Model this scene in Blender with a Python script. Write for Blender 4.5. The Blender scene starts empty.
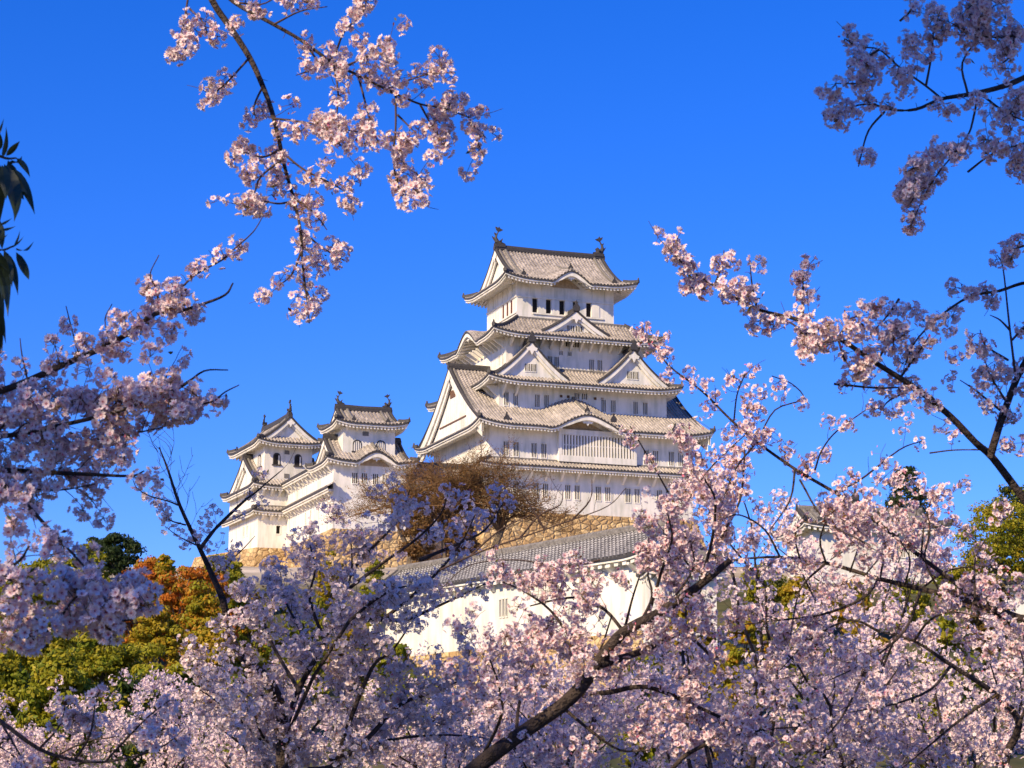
import bpy, math, random
import numpy as np
from mathutils import Matrix, Vector

S = bpy.context.scene
COL = S.collection
R_ = np.random.default_rng(11)
R = math.radians

# ------------------------------------------------------------------ camera, sky, sun, exposure
FPX, HOR, CAMZ = 2200.0, 820.0, 1.6
PITCH = math.atan((HOR - 384) / FPX)
cam_d = bpy.data.cameras.new('camera')
cam_d.sensor_width = 36
cam_d.lens = FPX / 1024 * 36
cam_d.clip_end = 9000
cam_d.clip_start = 0.05
cam_d.dof.use_dof = True
cam_d.dof.focus_distance = 45
cam_d.dof.aperture_fstop = 16
cam = bpy.data.objects.new('camera', cam_d)
COL.objects.link(cam)
cam.location = (0, 0, CAMZ)
cam.rotation_euler = (math.pi / 2 + PITCH, 0, 0)
S.camera = cam

SUN_DIR = Vector((-1.0, -1.15, 0.98)).normalized()        # towards the sun
SUN_EL = math.asin(SUN_DIR.z)
SUN_ROT = math.atan2(SUN_DIR.x, SUN_DIR.y)
W = bpy.data.worlds.new('World')
S.world = W
W.use_nodes = True
wn = W.node_tree
wn.nodes.clear()
sky = wn.nodes.new('ShaderNodeTexSky')
sky.sky_type = 'NISHITA'
sky.sun_disc = False
sky.sun_elevation = SUN_EL
sky.sun_rotation = SUN_ROT
sky.altitude = 300
sky.air_density = 1.0
sky.dust_density = 0.0
sky.ozone_density = 4.0
hsv = wn.nodes.new('ShaderNodeHueSaturation')
hsv.inputs['Saturation'].default_value = 1.35
hsv.inputs['Value'].default_value = 1.0
bg = wn.nodes.new('ShaderNodeBackground')
bg.inputs['Strength'].default_value = 0.108
wo = wn.nodes.new('ShaderNodeOutputWorld')
wn.links.new(sky.outputs[0], hsv.inputs['Color'])
tint = wn.nodes.new('ShaderNodeVectorMath')        # the air's deep spring blue
tint.operation = 'MULTIPLY'
tint.inputs[1].default_value = (0.62, 0.68, 1.28)
wn.links.new(hsv.outputs[0], tint.inputs[0])
wn.links.new(tint.outputs[0], bg.inputs['Color'])
wn.links.new(bg.outputs[0], wo.inputs['Surface'])

sun_d = bpy.data.lights.new('sun', 'SUN')
sun_d.energy = 4.9
sun_d.angle = R(0.5)
sun_d.color = (1.0, 0.795, 0.50)
sun = bpy.data.objects.new('sun', sun_d)
COL.objects.link(sun)
sun.rotation_euler = SUN_DIR.to_track_quat('Z', 'Y').to_euler()
sun.location = (-60, -70, 90)

S.view_settings.view_transform = 'Standard'
S.view_settings.look = 'None'
S.view_settings.exposure = 0.55
S.view_settings.gamma = 1
S.view_settings.use_curve_mapping = False
S.cycles.max_bounces = 6
S.cycles.transparent_max_bounces = 4
S.cycles.use_denoising = True


# ------------------------------------------------------------------ placing by direction and distance
def at(px, py, Y):
    """point seen at (px,py) of the picture, Y metres ahead of the camera"""
    c, s = math.cos(PITCH), math.sin(PITCH)
    v = (384 - py) / FPX
    d = np.array([(px - 512) / FPX, c - s * v, s + c * v])
    return np.array([0, 0, CAMZ]) + d * (Y / d[1])


# ------------------------------------------------------------------ materials
MAT = {}


def mat(name, col, rough=0.7, var=0.12, scale=3.0, attr=None, transl=0.0, bump=0.0, bscale=20.0, spec=0.3):
    m = bpy.data.materials.new(name)
    m.use_nodes = True
    nt = m.node_tree
    n = nt.nodes
    l = nt.links
    p = n['Principled BSDF']
    p.inputs['Roughness'].default_value = rough
    p.inputs['Specular IOR Level'].default_value = spec
    tc = n.new('ShaderNodeTexCoord')
    if attr:
        a = n.new('ShaderNodeAttribute')
        a.attribute_name = attr
        csock = a.outputs['Color']
    else:
        rgb = n.new('ShaderNodeRGB')
        rgb.outputs[0].default_value = (*col, 1)
        csock = rgb.outputs[0]
    if var > 0:
        nz = n.new('ShaderNodeTexNoise')
        nz.inputs['Scale'].default_value = scale
        nz.inputs['Detail'].default_value = 5
        mr = n.new('ShaderNodeMapRange')
        mr.inputs['From Min'].default_value = 0.3
        mr.inputs['From Max'].default_value = 0.7
        mr.inputs['To Min'].default_value = 1 - var
        mr.inputs['To Max'].default_value = 1 + var * 0.5
        l.new(tc.outputs['Object'], nz.inputs['Vector'])
        l.new(nz.outputs['Fac'], mr.inputs['Value'])
        mx = n.new('ShaderNodeVectorMath')
        mx.operation = 'SCALE'
        l.new(csock, mx.inputs[0])
        l.new(mr.outputs[0], mx.inputs['Scale'])
        csock = mx.outputs[0]
    l.new(csock, p.inputs['Base Color'])
    if bump > 0:
        b = n.new('ShaderNodeTexNoise')
        b.inputs['Scale'].default_value = bscale
        b.inputs['Detail'].default_value = 6
        bp = n.new('ShaderNodeBump')
        bp.inputs['Strength'].default_value = bump
        bp.inputs['Distance'].default_value = 0.05
        l.new(tc.outputs['Object'], b.inputs['Vector'])
        l.new(b.outputs['Fac'], bp.inputs['Height'])
        l.new(bp.outputs[0], p.inputs['Normal'])
    if transl > 0:
        t = n.new('ShaderNodeBsdfTranslucent')
        l.new(csock, t.inputs['Color'])
        ms = n.new('ShaderNodeMixShader')
        ms.inputs[0].default_value = transl
        l.new(p.outputs[0], ms.inputs[1])
        l.new(t.outputs[0], ms.inputs[2])
        l.new(ms.outputs[0], n['Material Output'].inputs['Surface'])
    MAT[name] = m
    return m


def plaster_mat():
    m = mat('white_plaster', (0.80, 0.775, 0.73), 0.8, 0.0)
    n, l = m.node_tree.nodes, m.node_tree.links
    p = n['Principled BSDF']
    tc = n['Texture Coordinate']
    mp = n.new('ShaderNodeMapping')
    mp.inputs['Scale'].default_value = (1.3, 1.3, 0.22)       # rain streaks run down
    nz = n.new('ShaderNodeTexNoise')
    nz.inputs['Scale'].default_value = 1.4
    nz.inputs['Detail'].default_value = 7
    nz2 = n.new('ShaderNodeTexNoise')
    nz2.inputs['Scale'].default_value = 0.45
    nz2.inputs['Detail'].default_value = 4
    cr = n.new('ShaderNodeValToRGB')
    cr.color_ramp.elements[0].position = 0.35
    cr.color_ramp.elements[0].color = (0.56, 0.555, 0.475, 1)
    cr.color_ramp.elements[1].position = 0.57
    cr.color_ramp.elements[1].color = (0.81, 0.77, 0.695, 1)
    mixf = n.new('ShaderNodeMath')
    mixf.operation = 'MULTIPLY_ADD'
    mixf.inputs[1].default_value = 0.6
    l.new(tc.outputs['Object'], mp.inputs['Vector'])
    l.new(mp.outputs[0], nz.inputs['Vector'])
    l.new(tc.outputs['Object'], nz2.inputs['Vector'])
    l.new(nz.outputs['Fac'], mixf.inputs[0])
    h = n.new('ShaderNodeMath')
    h.operation = 'MULTIPLY'
    h.inputs[1].default_value = 0.42
    l.new(nz2.outputs['Fac'], h.inputs[0])
    l.new(h.outputs[0], mixf.inputs[2])
    l.new(mixf.outputs[0], cr.inputs[0])
    l.new(cr.outputs[0], p.inputs['Base Color'])


def tile_mat(name, base, light):
    """fired roof tiles: every tile its own tone, plaster joints between courses; UV = (row, metres down the slope)"""
    m = bpy.data.materials.new(name)
    m.use_nodes = True
    n, l = m.node_tree.nodes, m.node_tree.links
    p = n['Principled BSDF']
    p.inputs['Roughness'].default_value = 0.62
    p.inputs['Specular IOR Level'].default_value = 0.35
    uv = n.new('ShaderNodeUVMap')
    sp = n.new('ShaderNodeSeparateXYZ')
    l.new(uv.outputs[0], sp.inputs[0])

    def mth(op, a, b=None):
        q = n.new('ShaderNodeMath')
        q.operation = op
        for i, v in enumerate((a, b)):
            if v is None:
                continue
            if isinstance(v, (int, float)):
                q.inputs[i].default_value = v
            else:
                l.new(v, q.inputs[i])
        return q.outputs[0]
    fu = mth('FLOOR', mth('MULTIPLY', sp.outputs[0], 2.0))
    cv = mth('MULTIPLY', sp.outputs[1], 3.1)
    fv = mth('FLOOR', cv)
    cb = n.new('ShaderNodeCombineXYZ')
    l.new(fu, cb.inputs[0])
    l.new(fv, cb.inputs[1])
    wnz = n.new('ShaderNodeTexWhiteNoise')
    wnz.noise_dimensions = '2D'
    l.new(cb.outputs[0], wnz.inputs['Vector'])
    cr = n.new('ShaderNodeValToRGB')
    cr.color_ramp.elements[0].color = (*[c * 0.62 for c in base], 1)
    cr.color_ramp.elements[1].color = (*[c * 1.3 for c in base], 1)
    l.new(wnz.outputs['Value'], cr.inputs[0])
    # plaster along the joints of the round tiles
    fr = mth('FRACT', cv)
    joint = mth('LESS_THAN', fr, 0.30)
    fru = mth('FRACT', sp.outputs[0])
    rib = mth('GREATER_THAN', fru, 0.40)
    jm = mth('MULTIPLY', mth('MULTIPLY', joint, rib), 0.85)
    mx = n.new('ShaderNodeMix')
    mx.data_type = 'RGBA'
    l.new(jm, mx.inputs[0])
    l.new(cr.outputs[0], mx.inputs[6])
    mx.inputs[7].default_value = (*light, 1)
    tc = n.new('ShaderNodeTexCoord')
    nz = n.new('ShaderNodeTexNoise')
    nz.inputs['Scale'].default_value = 0.5
    nz.inputs['Detail'].default_value = 6
    l.new(tc.outputs['Object'], nz.inputs['Vector'])
    mr = n.new('ShaderNodeMapRange')
    mr.inputs['From Min'].default_value = 0.3
    mr.inputs['From Max'].default_value = 0.7
    mr.inputs['To Min'].default_value = 0.72
    mr.inputs['To Max'].default_value = 1.15
    l.new(nz.outputs['Fac'], mr.inputs['Value'])
    sc = n.new('ShaderNodeVectorMath')
    sc.operation = 'SCALE'
    l.new(mx.outputs[2], sc.inputs[0])
    l.new(mr.outputs[0], sc.inputs['Scale'])
    l.new(sc.outputs[0], p.inputs['Base Color'])
    MAT[name] = m


def stone_mat(name, c0, c1, scale):
    m = bpy.data.materials.new(name)
    m.use_nodes = True
    n, l = m.node_tree.nodes, m.node_tree.links
    p = n['Principled BSDF']
    p.inputs['Roughness'].default_value = 0.85
    tc = n.new('ShaderNodeTexCoord')
    nz = n.new('ShaderNodeTexNoise')
    nz.inputs['Scale'].default_value = 1.3
    mp = n.new('ShaderNodeMix')
    mp.data_type = 'VECTOR'
    mp.inputs[0].default_value = 0.12
    l.new(tc.outputs['Object'], nz.inputs['Vector'])
    l.new(tc.outputs['Object'], mp.inputs[4])
    l.new(nz.outputs['Color'], mp.inputs[5])
    v = n.new('ShaderNodeTexVoronoi')
    v.inputs['Scale'].default_value = scale
    ve = n.new('ShaderNodeTexVoronoi')
    ve.feature = 'DISTANCE_TO_EDGE'
    ve.inputs['Scale'].default_value = scale
    st = n.new('ShaderNodeMapping')
    st.inputs['Scale'].default_value = (1, 1, 1.35)
    l.new(mp.outputs[1], st.inputs['Vector'])
    l.new(st.outputs[0], v.inputs['Vector'])
    l.new(st.outputs[0], ve.inputs['Vector'])
    sp = n.new('ShaderNodeSeparateColor')
    l.new(v.outputs['Color'], sp.inputs[0])
    cr = n.new('ShaderNodeValToRGB')
    cr.color_ramp.elements[0].color = (*c0, 1)
    cr.color_ramp.elements[1].color = (*c1, 1)
    e = cr.color_ramp.elements.new(0.5)
    e.color = (*[(a + b) / 2 * f for a, b, f in zip(c0, c1, (0.94, 0.90, 0.86))], 1)
    l.new(sp.outputs[0], cr.inputs[0])
    ed = n.new('ShaderNodeMapRange')
    ed.inputs['From Max'].default_value = 0.05
    ed.inputs['To Min'].default_value = 0.38
    l.new(ve.outputs['Distance'], ed.inputs['Value'])
    n2 = n.new('ShaderNodeTexNoise')
    n2.inputs['Scale'].default_value = 6
    n2.inputs['Detail'].default_value = 6
    l.new(tc.outputs['Object'], n2.inputs['Vector'])
    m2 = n.new('ShaderNodeMath')
    m2.operation = 'MULTIPLY_ADD'
    m2.inputs[1].default_value = 1.3
    m2.inputs[2].default_value = 0.35
    l.new(n2.outputs['Fac'], m2.inputs[0])
    m3 = n.new('ShaderNodeMath')
    m3.operation = 'MULTIPLY'
    l.new(m2.outputs[0], m3.inputs[0])
    l.new(ed.outputs[0], m3.inputs[1])
    sc = n.new('ShaderNodeVectorMath')
    sc.operation = 'SCALE'
    l.new(cr.outputs[0], sc.inputs[0])
    l.new(m3.outputs[0], sc.inputs['Scale'])
    l.new(sc.outputs[0], p.inputs['Base Color'])
    hb = n.new('ShaderNodeMapRange')
    hb.inputs['From Max'].default_value = 0.2
    l.new(ve.outputs['Distance'], hb.inputs['Value'])
    ad = n.new('ShaderNodeMath')
    ad.operation = 'MULTIPLY_ADD'
    ad.inputs[1].default_value = 0.5
    l.new(n2.outputs['Fac'], ad.inputs[0])
    l.new(hb.outputs[0], ad.inputs[2])
    bp = n.new('ShaderNodeBump')
    bp.inputs['Strength'].default_value = 0.6
    bp.inputs['Distance'].default_value = 0.25
    l.new(ad.outputs[0], bp.inputs['Height'])
    l.new(bp.outputs[0], p.inputs['Normal'])
    MAT[name] = m


plaster_mat()
tile_mat('roof_tile', (0.32, 0.283, 0.25), (0.62, 0.56, 0.49))
tile_mat('grey_roof_tile', (0.165, 0.157, 0.147), (0.60, 0.58, 0.54))
mat('dark_tile', (0.060, 0.056, 0.055), 0.6, 0.35, 6.0, bump=0.4)
mat('ridge_tile', (0.20, 0.185, 0.165), 0.65, 0.45, 5.0, bump=0.5)
mat('painted_dark_opening', (0.018, 0.014, 0.012), 0.8, 0.2)  # near-black colour of panels standing in for unlit interiors
mat('red_wood', (0.11, 0.035, 0.02), 0.7, 0.3, 4.0)
mat('tan_arch_shading', (0.42, 0.32, 0.21), 0.7, 0.3, 4.0)  # tan tone for the warm shading under the arched eaves
mat('budding_twig', (0.19, 0.105, 0.045), 0.8, 0.3, 4.0)
mat('brown_wood', (0.16, 0.085, 0.045), 0.7, 0.3, 6.0)
stone_mat('stone', (0.36, 0.23, 0.10), (0.60, 0.44, 0.22), 1.45)
mat('bark', (0.070, 0.050, 0.042), 0.85, 0.6, 18.0, bump=0.9, bscale=60)
mat('twig_bark', (0.07, 0.042, 0.034), 0.8, 0.3, 20.0)
mat('pale_bark', (0.16, 0.125, 0.09), 0.85, 0.4, 4.0, bump=0.6)
mat('blossom', (1, 1, 1), 0.6, 0.0, attr='tint', transl=0.22, spec=0.15)
mat('leaf', (1, 1, 1), 0.5, 0.0, attr='tint', transl=0.42, spec=0.2)
mat('glossy_leaf', (1, 1, 1), 0.35, 0.0, attr='tint', transl=0.25, spec=0.5)
gm_ = mat('hill_earth', (0.1, 0.1, 0.04), 0.95, 0.35, 0.25)
_n, _l = gm_.node_tree.nodes, gm_.node_tree.links
_rg = [x for x in _n if x.type == 'RGB'][0]
_nz = _n.new('ShaderNodeTexNoise')
_nz.inputs['Scale'].default_value = 0.02
_nz.inputs['Detail'].default_value = 6
_cr = _n.new('ShaderNodeValToRGB')
_cr.color_ramp.elements[0].position = 0.36
_cr.color_ramp.elements[0].color = (0.36, 0.29, 0.18, 1)
_cr.color_ramp.elements[1].position = 0.48
_cr.color_ramp.elements[1].color = (0.55, 0.47, 0.36, 1)
_l.new(_n['Texture Coordinate'].outputs['Object'], _nz.inputs['Vector'])
_l.new(_nz.outputs['Fac'], _cr.inputs[0])
_sp = _n.new('ShaderNodeSeparateXYZ')
_l.new(_n['Texture Coordinate'].outputs['Object'], _sp.inputs[0])
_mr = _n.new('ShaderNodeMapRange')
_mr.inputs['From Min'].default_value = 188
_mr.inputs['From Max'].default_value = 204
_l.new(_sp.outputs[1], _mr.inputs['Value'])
_n2 = _n.new('ShaderNodeTexNoise')
_n2.inputs['Scale'].default_value = 0.35
_n2.inputs['Detail'].default_value = 8
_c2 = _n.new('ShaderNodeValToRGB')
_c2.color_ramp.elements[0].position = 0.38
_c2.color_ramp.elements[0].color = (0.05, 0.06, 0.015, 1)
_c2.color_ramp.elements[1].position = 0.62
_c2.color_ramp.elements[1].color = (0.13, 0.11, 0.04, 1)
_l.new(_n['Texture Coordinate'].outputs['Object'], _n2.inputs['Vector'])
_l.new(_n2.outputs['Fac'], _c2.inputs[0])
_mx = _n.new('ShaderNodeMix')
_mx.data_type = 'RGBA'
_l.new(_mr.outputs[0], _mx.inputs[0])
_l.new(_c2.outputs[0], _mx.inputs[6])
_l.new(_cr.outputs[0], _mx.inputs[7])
for k_ in list(_rg.outputs[0].links):
    _l.new(_mx.outputs[2], k_.to_socket)


# ------------------------------------------------------------------ mesh building
ZV = np.array([0, 0, 1.0])


def fr(o, a, n):
    return (np.array(o, float), np.array(a, float), np.array(n, float))


FACE = {'F': fr((0, 0, 0), (1, 0, 0), (0, -1, 0)), 'L': fr((0, 0, 0), (0, 1, 0), (-1, 0, 0)),
        'B': fr((0, 0, 0), (1, 0, 0), (0, 1, 0)), 'R': fr((0, 0, 0), (0, 1, 0), (1, 0, 0))}


def mp(f, a, d, z):
    a, d, z = np.broadcast_arrays(np.asarray(a, float), d, z)
    return f[0] + a[..., None] * f[1] + d[..., None] * f[2] + z[..., None] * ZV


class MB:
    def __init__(s):
        s.V, s.L, s.C, s.M, s.U, s.T = [], [], [], [], [], []
        s.n = 0
        s.mats = []
        s.X = None            # optional 2D swap for axis-turned roofs

    def mi(s, m):
        if m not in s.mats:
            s.mats.append(m)
        return s.mats.index(m)

    def raw(s, V, loops, counts, m, uv=None, tint=None):
        V = np.asarray(V, float).reshape(-1, 3)
        if s.X is not None:
            V = V @ s.X[0].T + s.X[1]
        loops = np.asarray(loops, np.int64).ravel()
        s.V.append(V)
        s.L.append(loops + s.n)
        counts = np.asarray(counts, np.int64).ravel()
        s.C.append(counts)
        s.M.append(np.full(len(counts), s.mi(m)))
        s.U.append(np.zeros((len(loops), 2)) if uv is None else np.asarray(uv, float)[loops])
        s.T.append(np.ones((len(V), 3)) if tint is None else tint)
        s.n += len(V)

    def grid(s, P, m, uv=None, tint=None):
        a, b = P.shape[:2]
        i = np.arange(a * b).reshape(a, b)
        q = np.stack([i[:-1, :-1], i[1:, :-1], i[1:, 1:], i[:-1, 1:]], -1).reshape(-1, 4)
        s.raw(P.reshape(-1, 3), q, np.full(len(q), 4), m, None if uv is None else uv.reshape(-1, 2), tint)

    def poly(s, P, m):
        s.raw(P, np.arange(len(P)), [len(P)], m)

    def hexa(s, P, m):
        """8 corners: bottom 4 then top 4"""
        q = [0, 3, 2, 1, 4, 5, 6, 7, 0, 1, 5, 4, 1, 2, 6, 5, 2, 3, 7, 6, 3, 0, 4, 7]
        s.raw(P, q, [4] * 6, m)

    def fbox(s, f, a0, a1, d0, d1, z0, z1, m):
        P = [(a0, d0, z0), (a1, d0, z0), (a1, d1, z0), (a0, d1, z0), (a0, d0, z1), (a1, d0, z1), (a1, d1, z1), (a0, d1, z1)]
        P = np.array(P)
        s.hexa(mp(f, P[:, 0], P[:, 1], P[:, 2]), m)

    def sweep(s, path, w, h, m, down=0.06):
        """a tile-stack ridge along a path: house-shaped section"""
        path = np.asarray(path, float)
        t = np.gradient(path, axis=0)
        side = np.cross(t, ZV)
        side /= np.linalg.norm(side, axis=1)[:, None] + 1e-9
        sec = [(-.5 * w, -down), (-.5 * w, .55 * h), (-.28 * w, .92 * h), (0, h), (.28 * w, .92 * h), (.5 * w, .55 * h), (.5 * w, -down)]
        P = np.stack([path + side * x + ZV * y for x, y in sec], 1)
        s.grid(P, m)
        s.poly(P[0], m)
        s.poly(P[-1][::-1], m)

    def tube(s, path, rad, m, k=6, tint=None):
        path = np.asarray(path, float)
        rad = np.broadcast_to(np.asarray(rad, float), (len(path),))
        t = np.gradient(path, axis=0)
        t /= np.linalg.norm(t, axis=1)[:, None] + 1e-9
        ref = np.array([0.31, 0.17, 0.94]) if abs(t[0] @ ZV) < 0.8 else np.array([0.9, 0.4, 0.1])
        u = np.cross(t, ref)
        u /= np.linalg.norm(u, axis=1)[:, None] + 1e-9
        v = np.cross(t, u)
        an = np.arange(k + 1) / k * 2 * np.pi
        P = path[:, None] + rad[:, None, None] * (np.cos(an)[None, :, None] * u[:, None] + np.sin(an)[None, :, None] * v[:, None])
        a, b = len(path), k
        i = np.arange(a * b).reshape(a, b)
        j = np.roll(i, -1, 1)
        q = np.stack([i[:-1], j[:-1], j[1:], i[1:]], -1).reshape(-1, 4)
        s.raw(P[:, :k].reshape(-1, 3), q, np.full(len(q), 4), m, None, None if tint is None else np.tile(tint, (a * b, 1)))

    def build(s, name, parent=None, smooth=False, uv=False, tint=False):
        me = bpy.data.meshes.new(name)
        V = np.concatenate(s.V)
        L = np.concatenate(s.L)
        C = np.concatenate(s.C)
        me.vertices.add(len(V))
        me.vertices.foreach_set('co', V.ravel())
        me.loops.add(len(L))
        me.loops.foreach_set('vertex_index', L.astype(np.int32))
        me.polygons.add(len(C))
        me.polygons.foreach_set('loop_start', (np.cumsum(C) - C).astype(np.int32))
        me.polygons.foreach_set('material_index', np.concatenate(s.M).astype(np.int32))
        me.polygons.foreach_set('use_smooth', np.full(len(C), smooth))
        for m in s.mats:
            me.materials.append(MAT[m])
        if uv:
            me.uv_layers.new(name='UVMap').data.foreach_set('uv', np.concatenate(s.U).ravel())
        if tint:
            T = np.concatenate(s.T)
            at_ = me.attributes.new('tint', 'FLOAT_COLOR', 'POINT')
            at_.data.foreach_set('color', np.hstack([T, np.ones((len(T), 1))]).ravel())
        me.update(calc_edges=True)
        me.validate()
        o = bpy.data.objects.new(name, me)
        COL.objects.link(o)
        if parent is not None:
            o.parent = parent
        return o


def tag(o, label=None, cat=None, group=None, kind=None):
    for k, v in (('label', label), ('category', cat), ('group', group), ('kind', kind)):
        if v:
            o[k] = v
    return o


def empty(name, loc, rz=0, label=None, cat=None, group=None):
    o = bpy.data.objects.new(name, None)
    COL.objects.link(o)
    o.location = loc
    o.rotation_euler = (0, 0, rz)
    o.empty_display_size = 0.5
    return tag(o, label, cat, group)


# ------------------------------------------------------------------ ground and hill: one sheet to the horizon
def sst(x):
    x = np.clip(x, 0, 1)
    return x * x * (3 - 2 * x)


def H(x, y):
    h = 27.5 * sst((y - 66) / 176) * (1 - 0.55 * sst((np.abs(x - 5) - 75) / 140)) * (1 - sst((y - 420) / 500))
    h = h - 5.5 * np.exp(-((x + 10) / 24) ** 2 - ((y - 160) / 20) ** 2)
    return h + 0.35 * np.sin(x * 0.31 + 1) * np.cos(y * 0.27) * sst((y - 40) / 40)


gx = np.concatenate([[-4000, -1500, -600, -300], np.arange(-160, 165, 4.0), [300, 600, 1500, 4000]])
gy = np.concatenate([[-4000, -800, -200, -60], np.arange(-20, 330, 4.0), [420, 520, 640, 800, 1000, 2000, 6000]])
GX, GY = np.meshgrid(gx, gy, indexing='ij')
g = MB()
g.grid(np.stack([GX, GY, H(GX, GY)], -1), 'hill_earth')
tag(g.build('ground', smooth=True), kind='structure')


# ------------------------------------------------------------------ castle building kit (all in the tower's own metres)
def cols(a0, a1, pitch, offs):
    n = max(1, round((a1 - a0) / pitch))
    p = (a1 - a0) / n
    a = (a0 + p * (np.arange(n)[:, None] + np.array(offs)[None])).ravel()
    ph = np.tile(np.arange(len(offs)), n)
    return np.append(a, a1), np.append(ph, 0)


RIB = (0.0, 0.42, 0.52, 0.92)
RIBH = np.array([0, 0, 1, 1.0])
RH = 0.12


class Slope:
    """one side of a roof: z falls from z0 at outward distance d0 to z1 at d1, hollow curve, upturned corners, arched eave"""
    def __init__(s, a0, a1, d0, d1, z0, z1, k=0.45, lift=0.6, lw=4.5, bumps=(), zfun=None, lifts=(1, 1)):
        s.a0, s.a1, s.d0, s.d1, s.z0, s.z1, s.k, s.lift, s.lw, s.bumps, s.zfun, s.lifts = a0, a1, d0, d1, z0, z1, k, lift, lw, bumps, zfun, lifts

    def bump(s, a):
        b = 0 * a
        for c, w, A, g0 in s.bumps:
            x = np.clip(np.abs(a - c) / w, 0, 1)
            y = 0.5 + 0.5 * np.cos(np.pi * x ** 0.92)
            b = b + A * np.where(x < 1, y - 0.10 * np.sin(np.pi * np.clip((x - .55) / .45, 0, 1)), 0)
        return b

    def z(s, a, d):
        t = (d - s.d0) / (s.d1 - s.d0)
        base = s.zfun(d) if s.zfun else s.z0 + (s.z1 - s.z0) * (t * (1 + s.k) - s.k * t * t)
        tt = np.clip(t, 0, 1.2)
        li = s.lift * (s.lifts[0] * np.clip(1 - (a - s.a0) / s.lw, 0, 1) ** 2 + s.lifts[1] * np.clip(1 - (s.a1 - a) / s.lw, 0, 1) ** 2) * tt ** 2
        b = 0
        for bb in s.bumps:
            q = Slope.bump(_one(bb), a)
            g0 = bb[3]
            b = b + q * (g0 + (1 - g0) * sst((tt - 0.25) / 0.75) if g0 < 0.5 else g0 + (1 - g0) * tt)
        return base + li + b


class _one:
    def __init__(s, b):
        s.bumps = (b,)


def tiles(mb, f, sl, dstart, a0=None, a1=None, pitch=0.42, m='roof_tile', nrow=9):
    a, ph = cols(sl.a0 if a0 is None else a0, sl.a1 if a1 is None else a1, pitch, RIB)
    ds = dstart(a)
    t = np.linspace(0, 1, nrow)[None, :]
    d = ds[:, None] + (sl.d1 - ds[:, None]) * t
    A = np.repeat(a[:, None], nrow, 1)
    z = sl.z(A, d) + RH * RIBH[ph][:, None]
    uv = np.stack([A / pitch, d], -1)
    mb.grid(mp(f, A, d, z), m, uv)


def eave(mb, f, sl, dw, pitch=0.42, dark='dark_tile', th=0.44, rafters=True, m0=True, m1=True, rise=0.22, tail=0.5):
    """tile ends, white fascia, plastered rafters of the underside, mitred at both corners"""
    def clamp(a, off):
        lo = sl.a0 + (off if m0 else 0)
        hi = sl.a1 - (off if m1 else 0)
        return np.clip(a, lo, hi)
    a, ph = cols(sl.a0, sl.a1, pitch, RIB)
    ze = sl.z(a, np.full_like(a, sl.d1))
    bm = sl.bump(a)
    ex = 0.32 * np.clip(bm / (max([b[2] for b in sl.bumps], default=1) or 1) * 1.6, 0, 1)
    rows = [(0, RH * RIBH[ph]), (0.0, np.full_like(a, -0.15)), (-0.10, np.full_like(a, -0.16))]
    P = np.stack([mp(f, clamp(a, -o), sl.d1 + o, ze + z) for o, z in rows], 1)
    mb.grid(P, dark)
    fb = th * .74
    rows = [(-0.10, np.full_like(a, -0.16)), (-0.10, -fb - ex), (-0.42, -fb - ex)]
    P = np.stack([mp(f, clamp(a, -o), sl.d1 + o, ze + z) for o, z in rows], 1)
    mb.grid(P, 'white_plaster')
    if rafters:
        a, ph = cols(sl.a0, sl.a1, tail, (0, 0.46, 0.48, 0.98))
        wv = np.array([0, 0, 1, 1.0])[ph] * 0.27
        ze = sl.z(a, np.full_like(a, sl.d1))
        d = np.linspace(sl.d1 - 0.22, dw, 4)[None, :]
        off = sl.d1 - d
        A = np.repeat(a[:, None], 4, 1)
        A = np.clip(A, sl.a0 + (off if m0 else 0), sl.a1 - (off if m1 else 0))
        zz = ze[:, None] - fb - 0.28 + wv[:, None] + rise * off
        mb.grid(mp(f, A, d, zz), 'white_plaster')
        P = np.stack([mp(f, clamp(a, .22), sl.d1 - 0.22, ze - fb + 0.01), mp(f, clamp(a, .22), sl.d1 - 0.22, ze - fb - 0.28 + wv)], 1)
        mb.grid(P, 'white_plaster')
    for c, w, A_, g0 in sl.bumps:                   # panel that closes the arch
        aa = np.linspace(c - w, c + w, 40)
        zt = sl.z(aa, np.full_like(aa, sl.d1)) - th - 0.05
        zb = np.full_like(aa, min(zt[0], zt[-1]) - 0.7)
        mb.grid(np.stack([mp(f, aa, dw + .03, zb), mp(f, aa, dw + .03, zt + 0.35)], 1), 'white_plaster')
        ii = np.abs(aa - c) < w * 0.62
        mb.grid(np.stack([mp(f, aa[ii], dw + .10, zb[ii] + 0.62 + 0.25), mp(f, aa[ii], dw + .10, np.maximum(zt[ii] - 0.12, zb[ii] + .88))], 1), 'tan_arch_shading')  # tan panel paints the warm shading under the arch
        zc = sl.z(np.array([c]), np.array([sl.d1]))[0] - th - 0.3
        pend = [(-.75, 0), (-.45, -.28), (-.2, -.22), (0, -.55), (.2, -.22), (.45, -.28), (.75, 0), (.4, .12), (-.4, .12)]
        k = min(1.0, w / 4)
        for q in (0, 1):
            mb.poly([mp(f, c + x * k, sl.d1 - 0.35 - 0.14 * q, zc + y * k) for x, y in pend], 'white_plaster')


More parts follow.
